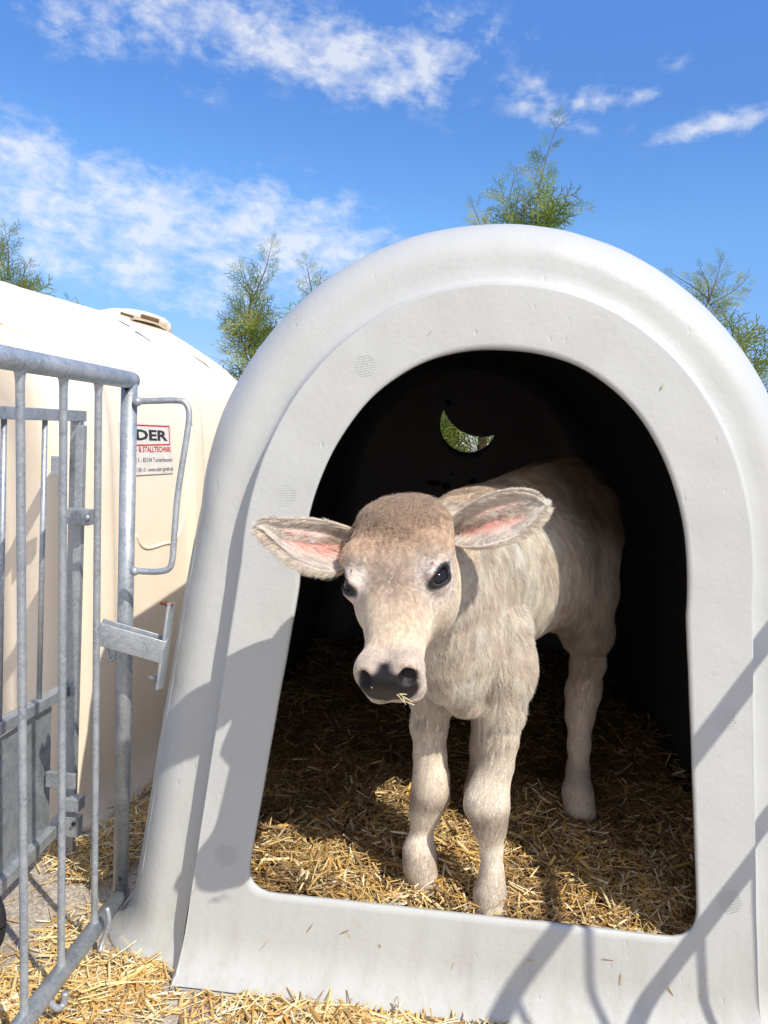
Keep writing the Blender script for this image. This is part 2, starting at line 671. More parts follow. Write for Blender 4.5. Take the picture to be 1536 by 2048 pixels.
_c = H(0, -.06, .13)
F.add(head_fn, _c - .24, _c + .24, .03)
F.ell(H(0, -.024, .034), (.062, .028, .040), HB, k=.04)          # poll
for sg in (-1, 1):
    F.ell(H(sg * .058, -.004, .096), (.026, .022, .026), HB, k=.025)    # brow
    F.ell(H(sg * .052, -.070, .125), (.024, .045, .055), HB, k=.03)      # cheek
    F.ell(H(sg * .028, -.008, .274), (.019, .020, .022), HB, k=.02)     # nostril wings
    F.ell(H(sg * .022, -.040, .285), (.020, .026, .020), HB, k=.015)    # upper lip
F.ell(H(0, -.066, .262), (.030, .020, .034), HB, k=.012)         # chin
F.ell(H(0, -.012, .293), (.024, .020, .012), HB, k=.012)         # nose pad middle
EYES = {}
for sg in (-1, 1):
    ec = H(sg * .0605, -.0080, .1390)
    eo = unit(sg * HS * .80 + HF * .60 + HL * .02)      # outward from the eye
    el = unit(HL * .82 + HF * .35 - sg * HS * .42)      # along the lid opening, towards the inner corner
    el = unit(el - eo * (el @ eo))
    en = np.cross(eo, el)
    EYES[sg] = (ec, eo, el, en)
    F.ell(ec, (.0225, .0225, .0225), k=.016)
    upl = en if en @ (-HL) > 0 else -en
    F.ell(ec + upl * .0125 + eo * .0125, (.0200, .0055, .0075), np.array([el, en, eo]), k=.008)
    F.ell_cut(ec + eo * .019, (.0185, .0082, .021), np.array([el, en, eo]), k=.0015)
for sg in (-1, 1):
    a = H(sg * .0305, .002, .2925)
    F.ell_cut(a, (.0105, .013, .0145), HB, k=.005)
    F.ell_cut(H(sg * .037, -.003, .289), (.0075, .008, .012), HB, k=.005)
# mouth line
for sg in (-1, 1):
    a = H(sg * .036, -.066, .285)
    F.ell_cut(H(sg * .046, -.062, .262), (.012, .0022, .035), HB, k=.003)

V_, Q_ = F.surface()
CALF_OK = len(V_)


def vnormals(V, Q):
    n = np.cross(V[Q[:, 2]] - V[Q[:, 0]], V[Q[:, 3]] - V[Q[:, 1]])
    N = np.zeros_like(V)
    for k in range(4):
        np.add.at(N, Q[:, k], n)
    return N / (np.linalg.norm(N, axis=1, keepdims=True) + 1e-12)


def relax(V, Q, it, lam=.5):
    n = len(V)
    for _ in range(it):
        acc = np.zeros_like(V)
        c = np.zeros(n)
        for a, b in ((0, 1), (1, 2), (2, 3), (3, 0)):
            np.add.at(acc, Q[:, a], V[Q[:, b]])
            np.add.at(acc, Q[:, b], V[Q[:, a]])
            np.add.at(c, Q[:, a], 1)
            np.add.at(c, Q[:, b], 1)
        V = V + lam * (acc / c[:, None] - V)
    return V


V_ = relax(V_, Q_, 2)
N_ = vnormals(V_, Q_)
if (N_ * (V_ - V_.mean(0))).sum() < 0:
    Q_ = Q_[:, ::-1].copy()
    N_ = -N_


def sstep(a, b, x):
    t = np.clip((x - a) / (b - a), 0, 1)
    return t * t * (3 - 2 * t)


def lerpc(c, d, t):
    return c * (1 - t[:, None]) + np.array(d) * t[:, None]


def vnoise(P, sc, seed=0):
    """cheap smooth pseudo-noise in -1..1"""
    r = np.random.default_rng(seed)
    o = np.zeros(len(P))
    for i in range(6):
        k = r.normal(size=3)
        k = k / np.linalg.norm(k) * sc * (0.6 + .25 * i)
        o += np.sin(P @ k * 6.283 + r.uniform(0, 6.28))
    return o / 3.4


PAD_C = H(0, -.012, .300)


def is_head(P):
    q = hl(P)
    return (q[:, 2] > -.05) & (q[:, 2] < .33) & (np.abs(q[:, 0]) < .10) & (q[:, 1] > -.165 + .0 * q[:, 2]) & (q[:, 2] > -.06 - q[:, 1] * .35 - .02)


def coat(P, N):
    """returns colour (linear) and a 0..1 fur amount"""
    q = hl(P)
    s, f, l = q.T
    n1 = vnoise(P, 5, 1)
    n2 = vnoise(P, 18, 2)
    c = np.tile(np.array([.95, .84, .72]), (len(P), 1))
    # trunk: tan crest; rear darkened to paint in the shade inside the hutch
    z = P[:, 2]
    rear = sstep(.10, .5, (P - W(985, 1200, 1.46)) @ BODY_AX)
    c = lerpc(c, (.17, .115, .08), np.clip(.97 * rear * sstep(.72, .92, z) + .45 * rear * sstep(.5, .62, z), 0, .95))
    c = lerpc(c, (.56, .40, .26), .65 * sstep(.86, .93, z) * (1 - rear))
    c = lerpc(c, (.90, .81, .69), .9 * sstep(.62, .48, z))
    # legs: darker knees and fetlocks
    kn = np.exp(-((z - .318) / .026) ** 2) + .7 * np.exp(-((z - .20) / .025) ** 2)
    c = lerpc(c, (.45, .36, .28), np.clip(.65 * kn * (z < .5), 0, 1) * (P[:, 1] < .3))
    knh = np.exp(-((z - .26) / .03) ** 2)
    c = lerpc(c, (.34, .31, .29), np.clip(.7 * knh, 0, 1) * (P[:, 1] > .3))
    c = lerpc(c, (.52, .43, .36), .6 * rear * sstep(.75, .6, z))  # hind leg toned down to paint in its shade
    hoof = sstep(.180, .170, z + .004 * n2) * (P[:, 1] > .3)
    c = lerpc(c, (.05, .045, .045), hoof)
    # head
    hd = sstep(.17, .13, -f) * sstep(-.07, -.03, l) * sstep(.115, .095, np.abs(s)) * (l < .34)
    fc = np.tile(np.array([.93, .79, .64]), (len(P), 1))
    dark = np.exp(-((l + .002) / .068) ** 2) * sstep(-.09, -.02, f)
    fc = lerpc(fc, (.54, .41, .30), np.clip(.9 * dark, 0, 1))
    fc = lerpc(fc, (.82, .64, .48), .85 * np.exp(-((l - .085) / .04) ** 2) * sstep(-.05, .0, f))
    mid = np.exp(-((l - .15) / .035) ** 2 - (s / .03) ** 2)
    fc = lerpc(fc, (.58, .47, .39), .6 * mid)
    for sg in (-1, 1):
        r = np.linalg.norm(P - EYES[sg][0], axis=1)
        fc = lerpc(fc, (.84, .76, .70), .75 * sstep(.052, .030, r))
    fc = lerpc(fc, (.88, .76, .62), .5 * sstep(-.02, -.09, f) * sstep(.05, .12, l))
    mz = sstep(.235, .262, l + .006 * n1)
    fc = lerpc(fc, (.80, .71, .62), .85 * mz)
    c = c * (1 - hd[:, None]) + fc * hd[:, None]
    c *= (1 + .05 * n1 + .05 * n2)[:, None]
    fur = np.ones(len(P))
    # nose pad
    pad = sstep(.043, .037, np.sqrt((s / 1.08) ** 2 + ((f + .015) / .66) ** 2)) * sstep(.268, .276, l + .45 * np.clip(np.abs(s) - .008, 0, .03))
    pad = np.maximum(pad, sstep(.018, .012, np.abs(s)) * (l > .275) * (f < -.025) * (f > -.05))
    c = lerpc(c, (.016, .013, .014), pad)
    fur = fur * (1 - pad)
    for sg in (-1, 1):
        ec, eo, el, en = EYES[sg]
        r = P - ec
        u = (r @ el) / .0265
        v = (r @ en) / .0150
        lid = sstep(1.12, .88, np.sqrt(u * u + v * v)) * ((r @ eo) > 0)
        c = lerpc(c, (.03, .026, .027), lid)
        fur = fur * (1 - lid)
    fur = fur * (1 - hoof)
    return np.clip(c, 0.01, .95), fur


def skin_material():
    m, nt, b = new_mat('calf_coat_skin')
    at = nt.nodes.new('ShaderNodeAttribute')
    at.attribute_name = 'tint'
    nz = noise(nt, 90, 4, .6, stretch=(1, 1, .25))
    c = mixc(nt, .5, at.outputs['Color'], ramp(nt, nz, [(0.3, (.62, .62, .62)), (.7, (1, 1, 1))]), 'MULTIPLY')
    nt.links.new(c, b.inputs['Base Color'])
    b.inputs['Roughness'].default_value = .42
    b.inputs['Specular IOR Level'].default_value = .35
    bump(nt, b, noise(nt, 420, 3, .6), .45, .003)
    return m


def hair_material():
    m = bpy.data.materials.new('calf_hair')
    m.use_nodes = True
    nt = m.node_tree
    b = nt.nodes['Principled BSDF']
    out = nt.nodes['Material Output']
    at = nt.nodes.new('ShaderNodeAttribute')
    at.attribute_name = 'tint'
    nt.links.new(at.outputs['Color'], b.inputs['Base Color'])
    b.inputs['Roughness'].default_value = .5
    b.inputs['Specular IOR Level'].default_value = .22
    tr = nt.nodes.new('ShaderNodeBsdfTranslucent')
    nt.links.new(at.outputs['Color'], tr.inputs[0])
    mx = nt.nodes.new('ShaderNodeMixShader')
    mx.inputs[0].default_value = .42
    nt.links.new(b.outputs[0], mx.inputs[1])
    nt.links.new(tr.outputs[0], mx.inputs[2])
    nt.links.new(mx.outputs[0], out.inputs[0])
    return m


M_SKIN = skin_material()
M_HAIR = hair_material()
CALF_LOC = W(1000, 1400, 1.5)
CALF_LOC[2] = .15
calf = empty('calf', tuple(CALF_LOC))
tag(calf, 'young pale beige calf with pink ears standing in the doorway of the white hutch', 'calf')

# ---- ears: (top edge, bottom edge) root to tip, photo pixels with depth
EARS = {
    -1: ([(712, 1062, 1.215), (668, 1046, 1.195), (618, 1038, 1.172), (573, 1038, 1.155), (537, 1038, 1.15), (523, 1048, 1.155)],
         [(708, 1108, 1.20), (690, 1138, 1.180), (642, 1140, 1.150), (592, 1120, 1.140), (546, 1080, 1.145), (521, 1054, 1.155)]),
    1: ([(892, 1052, 1.205), (920, 1022, 1.190), (962, 996, 1.175), (1016, 982, 1.170), (1060, 986, 1.175), (1083, 1006, 1.185)],
        [(900, 1086, 1.20), (935, 1095, 1.170), (986, 1088, 1.150), (1034, 1070, 1.155), (1068, 1040, 1.17), (1085, 1012, 1.185)]),
}
EAR_SURF = []
ear_cols = []
allV = [V_]
allQ = [Q_]
c0, fur0 = coat(V_, N_)
allC = [c0]
base = len(V_)
for sg, (top, bot) in EARS.items():
    T = np.array(curve_pts([W(*p) for p in top], 6))
    B = np.array(curve_pts([W(*p) for p in bot], 6))
    nu, nv = len(T), 17
    toward = unit(CAM - W(700 if sg < 0 else 1000, 1050, 1.18))
    u = np.linspace(0, 1, nu)
    wd = np.linalg.norm(T - B, axis=1)
    recess = .40 * wd * (1 - u ** 3 * .5) + .012 * (1 - u)
    fr = np.zeros((nu, nv, 3))
    for j in range(nv):
        v = j / (nv - 1)
        prof = (1 - abs(2 * v - 1) ** 2.4)
        fold = .010 * np.exp(-((v - .33) / .09) ** 2) * np.sin(np.pi * np.clip(u * 1.1, 0, 1))
        fr[:, j] = T * (1 - v) + B * v - toward * (recess * prof)[:, None] + toward * fold[:, None]
    # outward normals (towards camera side = inner face of the ear)
    du = np.gradient(fr, axis=0)
    dv = np.gradient(fr, axis=1)
    nn = np.cross(du, dv)
    nn /= np.linalg.norm(nn, axis=2, keepdims=True) + 1e-9
    if (nn.reshape(-1, 3) @ toward).mean() < 0:
        nn = -nn
    bk = fr - nn * .0045
    bk[:, 0] = fr[:, 0] - nn[:, 0] * .0015
    bk[:, -1] = fr[:, -1] - nn[:, -1] * .0015
    EV = np.concatenate([fr.reshape(-1, 3), bk.reshape(-1, 3)])
    EQ = []
    o = nu * nv
    def idx_(i, j, b_): return b_ + i * nv + j
    for i in range(nu - 1):
        for j in range(nv - 1):
            q = (idx_(i, j, 0), idx_(i + 1, j, 0), idx_(i + 1, j + 1, 0), idx_(i, j + 1, 0))
            EQ.append(q)
            EQ.append(tuple(x + o for x in q[::-1]))
        for j in (0, nv - 1):
            q = (idx_(i, j, 0), idx_(i, j, o), idx_(i + 1, j, o), idx_(i + 1, j, 0))
            EQ.append(q if j == 0 else q[::-1])
    for j in range(nv - 1):
        for i in (0, nu - 1):
            q = (idx_(i, j, 0), idx_(i, j + 1, 0), idx_(i, j + 1, o), idx_(i, j, o))
            EQ.append(q if i == 0 else q[::-1])
    EQ = np.array(EQ)
    fn = np.cross(EV[EQ[0, 2]] - EV[EQ[0, 0]], EV[EQ[0, 3]] - EV[EQ[0, 1]])
    if fn @ toward < 0:
        EQ = EQ[:, ::-1]
    # colours
    uu = np.repeat(u, nv)
    vv = np.tile(np.linspace(0, 1, nv), nu)
    ci = np.tile(np.array([.92, .82, .74]), (nu * nv, 1))
    pink = np.clip(1.25 * np.exp(-((vv - .52) / .27) ** 2) * sstep(.97, .55, uu), 0, 1)
    pink *= np.clip(1 - .5 * np.exp(-((vv - .40 - .25 * (uu - .4)) / .07) ** 2), 0, 1)
    ci = lerpc(ci, (.74, .33, .27), pink)
    co = np.tile(np.array([.74, .54, .37]), (nu * nv, 1))
    allV.append(EV)
    allQ.append(EQ + base)
    allC.append(np.concatenate([ci, co]))
    base += len(EV)
    EAR_SURF.append((sg, fr, nn, bk, u, pink.reshape(nu, nv), toward, T, B))
VV = np.concatenate(allV)
QQ = np.concatenate(allQ)
CC = np.concatenate(allC)
body = mesh_obj('body', VV, QQ, M_SKIN, calf)
col_attr(body, CC)

# eyes
m_eye, nt, b = new_mat('calf_eye')
b.inputs['Base Color'].default_value = (.008, .006, .006, 1)
b.inputs['Roughness'].default_value = .06
b.inputs['Coat Weight'].default_value = .3
b.inputs['Specular IOR Level'].default_value = .3
b.inputs['Coat Roughness'].default_value = .03
m_iris, nt, b = new_mat('calf_iris')
b.inputs['Base Color'].default_value = (.03, .035, .06, 1)
b.inputs['Roughness'].default_value = .15
for sg in (-1, 1):
    ec, eo, el, en = EYES[sg]
    A = np.array([el, en, eo])
    mb = MB()
    mb.ball(ec + eo * .0002, .0182, 28, 20, A)
    eye = mb.build('eye', m_eye, calf)


# ---- fur
class Fur:
    def __init__(self):
        self.P = []
        self.C = []
        self.Rr = []
        self.n = 6

    def add(self, root, nrm, flow, length, lift, wave, clump, rad, col, per=30, sc=(1, 1, .42), seed=0, cv=(.82, 1.14)):
        """all arrays; builds n-point strands"""
        m = len(root)
        if m == 0:
            return
        r = np.random.default_rng(seed + 100)
        n = self.n
        tan = flow - nrm * (flow * nrm).sum(1, keepdims=True)
        tan /= np.linalg.norm(tan, axis=1, keepdims=True) + 1e-9
        tan = tan + r.normal(size=(m, 3)) * .18
        tan -= nrm * (tan * nrm).sum(1, keepdims=True)
        tan /= np.linalg.norm(tan, axis=1, keepdims=True) + 1e-9
        side = np.cross(nrm, tan)
        lift = np.broadcast_to(lift, (m,))
        length = np.broadcast_to(length, (m,)) * r.uniform(.65, 1.15, m)
        t = np.linspace(0, 1, n)
        # clumps
        nc = max(8, int(m / per))
        ci = r.choice(m, nc, replace=False)
        SC = np.array(sc)
        kd = kdtree.KDTree(nc)
        for i, k in enumerate(ci):
            kd.insert(root[k] * SC, i)
        kd.balance()
        own = np.array([kd.find(p)[1] for p in root * SC])
        cc = ci[own]
        ph = r.uniform(0, 6.28, nc)[own]
        wamp = np.broadcast_to(wave, (m,)) * r.uniform(.6, 1.3, m)
        fq = r.uniform(.8, 1.4, nc)[own]
        S = np.zeros((m, n, 3))
        for i, ti in enumerate(t):
            up = np.sin(lift) * ti * (1 - .45 * ti)
            fw = np.cos(lift) * ti
            wv = wamp * np.sin(ph + ti * 6.28 * fq) * ti
            S[:, i] = root + (tan * fw[:, None] + nrm * up[:, None]) * length[:, None] + side * (wv * length)[:, None]
        dev = root[cc] - root
        dev = dev - tan * (dev * tan).sum(1, keepdims=True)
        dl = np.linalg.norm(dev, axis=1, keepdims=True)
        dev = dev * np.minimum(1, .0065 / (dl + 1e-9))
        # mean clump direction pull
        cl = np.broadcast_to(clump, (m,))
        for i, ti in enumerate(t):
            S[:, i] += dev * (cl * ti ** .8)[:, None]
        self.P.append(S)
        cj = col * r.uniform(.90, 1.10, (m, 1)) * r.uniform(cv[0], cv[1], nc)[own][:, None]
        self.C.append(np.clip(cj, 0, .96))
        self.Rr.append(np.broadcast_to(rad, (m,)) * r.uniform(.7, 1.2, m))

    def build(self, name, mat, parent):
        P = np.concatenate(self.P)
        C = np.concatenate(self.C)
        Rr = np.concatenate(self.Rr)
        m, n = P.shape[:2]
        cu = bpy.data.hair_curves.new(name)
        cu.add_curves([n] * m)
        P = P - parent_loc(parent)
        cu.position_data.foreach_set('vector', P.astype(np.float32).ravel())
        ra = cu.attributes.get('radius') or cu.attributes.new('radius', 'FLOAT', 'POINT')
        prof = np.array([1, 1, .95, .8, .55, .12]) if n == 6 else np.linspace(1, .1, n)
        ra.data.foreach_set('value', (Rr[:, None] * prof[None]).astype(np.float32).ravel())
        ca = cu.attributes.new('tint', 'FLOAT_COLOR', 'POINT')
        c4 = np.ones((m, n, 4), dtype=np.float32)
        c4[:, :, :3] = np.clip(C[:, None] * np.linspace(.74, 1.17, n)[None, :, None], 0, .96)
        ca.data.foreach_set('color', c4.ravel())
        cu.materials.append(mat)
        o = bpy.data.objects.new(name, cu)
        COL.objects.link(o)
        o.parent = parent
        return o


def sample(V, N, Q, count, dens):
    ar = .5 * np.linalg.norm(np.cross(V[Q[:, 2]] - V[Q[:, 0]], V[Q[:, 3]] - V[Q[:, 1]]), axis=1)
    w = ar * dens[Q].mean(1)
    f = RNG.choice(len(Q), count, p=w / w.sum())
    a = RNG.random((count, 2))
    w4 = np.stack([(1 - a[:, 0]) * (1 - a[:, 1]), a[:, 0] * (1 - a[:, 1]), a[:, 0] * a[:, 1], (1 - a[:, 0]) * a[:, 1]], 1)
    P = (V[Q[f]] * w4[..., None]).sum(1)
    n = (N[Q[f]] * w4[..., None]).sum(1)
    return P, n / (np.linalg.norm(n, axis=1, keepdims=True) + 1e-9)


def flow_field(P):
    q = hl(P)
    s, f, l = q.T
    down = np.array([0, 0, -1.0])
    body_f = BODY_AX * .45 + down * .9
    fl = np.tile(body_f, (len(P), 1))
    # throat and brisket: towards the middle and down
    z = P[:, 2]
    fl[z < .52] = down
    # neck: down and slightly back
    nk = sstep(.05, .25, np.linalg.norm(P - H(0, -.05, .1), axis=1))
    fl = fl + (down * .4)[None] * nk[:, None]
    w = np.stack([s, l - .152], 1)
    r = np.linalg.norm(w, axis=1, keepdims=True) + 1e-6
    w = w / r
    sw = .5
    rotw = np.stack([w[:, 0] - sw * w[:, 1] * np.exp(-r[:, 0] / .03), w[:, 1] + sw * w[:, 0] * np.exp(-r[:, 0] / .03)], 1)
    hd = rotw[:, :1] * HS + rotw[:, 1:] * HL
    # below the whorl run straight down the nose
    dn = sstep(.165, .20, l)[:, None]
    hd = hd * (1 - dn) + (HL * .9 + HS * .25 * np.sign(s)[:, None]) * dn
    back = sstep(-.02, -.07, f)[:, None]
    hd = hd * (1 - back) + (-HF * 1.0 + HL * .35) * back
    m = (sstep(.17, .13, -f) * sstep(-.07, -.03, l) * sstep(.115, .095, np.abs(s)) * (l < .34))[:, None]
    return fl * (1 - m) + hd * m, m[:, 0], q


def add_fur(total, parent):
    fur = Fur()
    d0 = np.ones(len(V_))
    _, hm, q = flow_field(V_)
    dens = (1 + 5.0 * hm) * np.clip(fur0, 0, 1) * (V_[:, 2] > .13)
    # what faces away from the camera side needs less
    dens *= np.where(V_[:, 1] > .25, .55, 1.0)
    P, n = sample(V_, N_, Q_, total, dens)
    col, fa = coat(P, n)
    keep = RNG.random(len(P)) < fa
    P, n, col = P[keep], n[keep], col[keep]
    fl, hm, q = flow_field(P)
    s, f, l = q.T
    z = P[:, 2]
    L = np.full(len(P), .026)
    L = np.interp(z, [.15, .40, .48, .56, .62], [.0055, .0065, .014, .034, .030])
    hdl = np.interp(l, [-.05, .0, .04, .09, .14, .17, .22, .26, .3], [.017, .0165, .015, .0125, .0085, .006, .0045, .0035, .0025])
    hdl = np.where(f < -.04, np.maximum(hdl, .010), hdl)
    for sg in (-1, 1):
        r = np.linalg.norm(P - EYES[sg][0], axis=1)
        hdl = hdl * (1 - .65 * sstep(.045, .025, r))
    L = L * (1 - hm) + hdl * hm
    wave = np.where(hm > .5, np.interp(l, [-.05, .10, .14, .18], [.48, .36, .16, .03]), .12)
    lift = np.where(hm > .5, np.interp(l, [-.05, .03, .12, .2], [.60, .48, .34, .24]), np.interp(z, [.4, .5], [.2, .24]))
    clump = np.where(hm > .5, np.interp(l, [0, .10, .15, .2], [.95, .85, .5, .2]), np.where(z < .42, .30, .80))
    rad = np.where(hm > .5, .00023, .00032)
    fl = fl + np.stack([vnoise(P, 9, 5), vnoise(P, 9, 6), vnoise(P, 9, 7)], 1) * np.where(hm > .5, .30, .20)[:, None]
    sw = (np.interp(l, [-.05, .09, .15], [.9, .7, .15]) * (hm > .5))[:, None]
    fl = fl + np.stack([vnoise(P, 26, 15), vnoise(P, 26, 16), vnoise(P, 26, 17)], 1) * sw
    for msk, per, sc, sd, cv in (((hm > .5) & (l < .17), 34, (1, 1, .8), 0, (.80, 1.12)), ((hm > .5) & (l >= .17), 25, (1, 1, .5), 2, (.82, 1.1)),
                                 ((hm <= .5) & (z > .46), 30, (1, 1, .16), 1, (.70, 1.15)), ((hm <= .5) & (z <= .46), 20, (1, 1, .3), 3, (.85, 1.08))):
        fur.add(P[msk], n[msk], fl[msk], L[msk], lift[msk], wave[msk], clump[msk], rad[msk], col[msk], per, sc, sd, cv)
    # ears
    for sg, fr, nn, bk, u, pink, toward, T, B in EAR_SURF:
        nu, nv = fr.shape[:2]
        m = 7000
        ii = RNG.random(m) * (nu - 1.001)
        jj = RNG.random(m) * (nv - 1.001)
        i0 = ii.astype(int); j0 = jj.astype(int)
        a = (ii - i0)[:, None]; b2 = (jj - j0)[:, None]
        def bil(G):
            return (G[i0, j0] * (1 - a) + G[i0 + 1, j0] * a) * (1 - b2) + (G[i0, j0 + 1] * (1 - a) + G[i0 + 1, j0 + 1] * a) * b2
        p = bil(fr); n3 = bil(nn); pk = bil(pink[..., None])[:, 0]
        out = unit(T[-1] - T[0])
        v = jj / (nv - 1)
        edge = np.abs(2 * v - 1)
        kp = RNG.random(m) < (.12 + .9 * sstep(.50, .85, edge) + .5 * np.exp(-((v - .40 - .25 * (ii / nu - .4)) / .07) ** 2) + .7 * sstep(.6, .95, ii / nu))
        wdir = (B - T)[i0]
        wdir /= np.linalg.norm(wdir, axis=1, keepdims=True)
        fl = out * .8 + wdir * (np.where(v < .5, .55, -.55) * edge)[:, None]
        c = np.tile(np.array([.90, .83, .74]), (m, 1))
        fur.add(p[kp], n3[kp], fl[kp], .017, .45, .12, .55, .00030, c[kp], seed=3 + sg)
        # back of the ear
        p = bil(bk); n3 = -bil(nn)
        fl = np.tile(out, (m, 1))
        c = np.tile(np.array([.76, .56, .38]), (m, 1))
        fur.add(p, n3, fl, .009, .3, .1, .4, .00028, c, seed=13 + sg)
        # fringe along both rims and the tip
        for E_, sd in ((T, -1), (B, 1)):
            m2 = 2600
            t = RNG.random(m2) * (nu - 1.001)
            k0 = t.astype(int); a2 = (t - k0)[:, None]
            p = E_[k0] * (1 - a2) + E_[k0 + 1] * a2
            wd = (B - T)[k0] * sd
            wd /= np.linalg.norm(wd, axis=1, keepdims=True) + 1e-9
            n3 = wd * .9 + toward * RNG.normal(size=(m2, 1)) * .5
            n3 /= np.linalg.norm(n3, axis=1, keepdims=True)
            fl = np.tile(out, (m2, 1)) + wd * .3
            c = np.tile(np.array([.90, .80, .68]), (m2, 1))
            lg = .006 + .010 * (sd > 0) * sstep(.0, .3, t / nu) + .004
            fur.add(p, n3, fl, lg, .55, .12, .5, .00028, c, seed=23 + sg * 2 + sd)
    # tuft of curls on the poll
    m = 5500
    ss = np.clip(RNG.normal(size=m) * .034, -.066, .066)
    ll = np.abs(RNG.normal(size=m)) * .034 - .004
    P = np.array([H(a, .0, b) for a, b in zip(ss, ll)])
    fdir = unit(HF * .75 - HL * .6)
    # push roots onto the surface by nearest vertex
    kd = kdtree.KDTree(len(V_))
    for i, v in enumerate(V_):
        kd.insert(v, i)
    kd.balance()
    ix = np.array([kd.find(p)[1] for p in P])
    P = V_[ix] + RNG.normal(size=(m, 3)) * .0015
    n = N_[ix]
    fl = np.tile(fdir, (m, 1)) + RNG.normal(size=(m, 3)) * .5
    c = np.tile(np.array([.60, .47, .355]), (m, 1))
    fur.add(P, n, fl, .021, .85, .6, .95, .00030, c, 26, (1, 1, 1), seed=50)
    # lashes
    for sg in (-1, 1):
        ec, eo, el, en = EYES[sg]
        upv = en if en @ (-HL) > 0 else -en
        m = 160
        a = RNG.uniform(-1, .15, m)
        p = ec + np.outer(a * .018, el) + np.outer(.0125 * np.sqrt(1 - .8 * a * a), upv) + eo * .015
        n3 = np.tile(unit(eo + upv * .5), (m, 1))
        fl = np.tile(unit(upv * .8 + eo * .4), (m, 1)) - np.outer(a * .4, el) * -1
        fur.add(p, n3, fl, .013, .7, .0, .2, .00022, np.tile(np.array([.05, .04, .035]), (m, 1)), seed=60 + sg)
    return fur.build('fur', M_HAIR, parent)


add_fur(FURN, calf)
# ------------------------------------------------------------------ materials


def m_concrete():
    m, nt, b = new_mat('exposed_concrete')
    co = nt.nodes.new('ShaderNodeTexCoord').outputs['Object']
    v = nt.nodes.new('ShaderNodeTexVoronoi')
    v.inputs['Scale'].default_value = 170
    nt.links.new(co, v.inputs['Vector'])
    big = noise(nt, 5, 5, .6, co)
    fine = noise(nt, 260, 3, .7, co)
    c = ramp(nt, v.outputs['Distance'], [(.05, (.80, .74, .66)), (.45, (.62, .57, .50)), (.8, (.46, .42, .36))])
    c2 = mixc(nt, .75, c, ramp(nt, v.outputs['Color'], [(.2, (.55, .52, .48)), (.8, (1.0, .97, .93))]), 'MULTIPLY')
    c3 = mixc(nt, .8, c2, ramp(nt, big, [(.3, (.62, .58, .53)), (.7, (1.05, 1.0, .95))]), 'MULTIPLY')
    c4 = mixc(nt, .5, c3, ramp(nt, fine, [(.3, (.6, .6, .6)), (.7, (1.2, 1.2, 1.2))]), 'MULTIPLY')
    nt.links.new(c4, b.inputs['Base Color'])
    b.inputs['Roughness'].default_value = .85
    n1 = bump(nt, None, v.outputs['Distance'], .5, .002)
    bump(nt, b, fine, .4, .0015, n1)
    return m


def m_plastic(name, base, stain, bumpk=1.0, spec=.4, rough=.42):
    m, nt, b = new_mat(name)
    co = nt.nodes.new('ShaderNodeTexCoord').outputs['Object']
    sep = nt.nodes.new('ShaderNodeSeparateXYZ')
    nt.links.new(co, sep.inputs[0])
    bl = noise(nt, 3.0, 6, .6, co)
    sp = noise(nt, 38, 5, .7, co)
    str_ = noise(nt, 9, 6, .65, co, stretch=(3.5, 3.5, .35))
    c = mixc(nt, ramp(nt, bl, [(.46, (0, 0, 0)), (.72, (.35, .35, .35))]), base, stain)
    # dirt gathers low down and in vertical runs
    low = nmath(nt, 'MULTIPLY', nmath(nt, 'SUBTRACT', .30, sep.outputs[2], clamp=True), 1.3)
    dm = nmath(nt, 'MULTIPLY', low, ramp(nt, str_, [(.45, (0, 0, 0)), (.75, (1, 1, 1))]), clamp=True)
    c = mixc(nt, dm, c, tuple(x * q for x, q in zip(stain, (.66, .60, .50))))
    c = mixc(nt, ramp(nt, sp, [(.66, (0, 0, 0)), (.78, (.45, .45, .45))]), c, tuple(x * .8 for x in stain))
    nt.links.new(c, b.inputs['Base Color'])
    b.inputs['Roughness'].default_value = rough
    b.inputs['Specular IOR Level'].default_value = spec
    wave = noise(nt, 4.5, 2, .5, co)
    orange = noise(nt, 75, 4, .6, co)
    v = nt.nodes.new('ShaderNodeTexVoronoi')
    v.feature = 'F1'
    v.inputs['Scale'].default_value = 48
    v.inputs['Randomness'].default_value = 1
    mp = nt.nodes.new('ShaderNodeMapping')
    mp.inputs['Scale'].default_value = (1, 1, .45)
    mp.inputs['Rotation'].default_value = (.3, .5, .4)
    nt.links.new(co, mp.inputs[0])
    nt.links.new(mp.outputs[0], v.inputs['Vector'])
    dent = ramp(nt, v.outputs['Distance'], [(.03, (0, 0, 0)), (.16, (1, 1, 1))])
    msk = noise(nt, 7, 3, .6, co)
    dent = mixc(nt, ramp(nt, msk, [(.50, (1, 1, 1)), (.60, (0, 0, 0))]), dent, (1, 1, 1))
    n1 = bump(nt, None, wave, .40 * bumpk, .02)
    n2 = bump(nt, None, orange, .42 * bumpk, .0018, n1)
    bump(nt, b, dent, .55 * bumpk, .0016, n2)
    return m


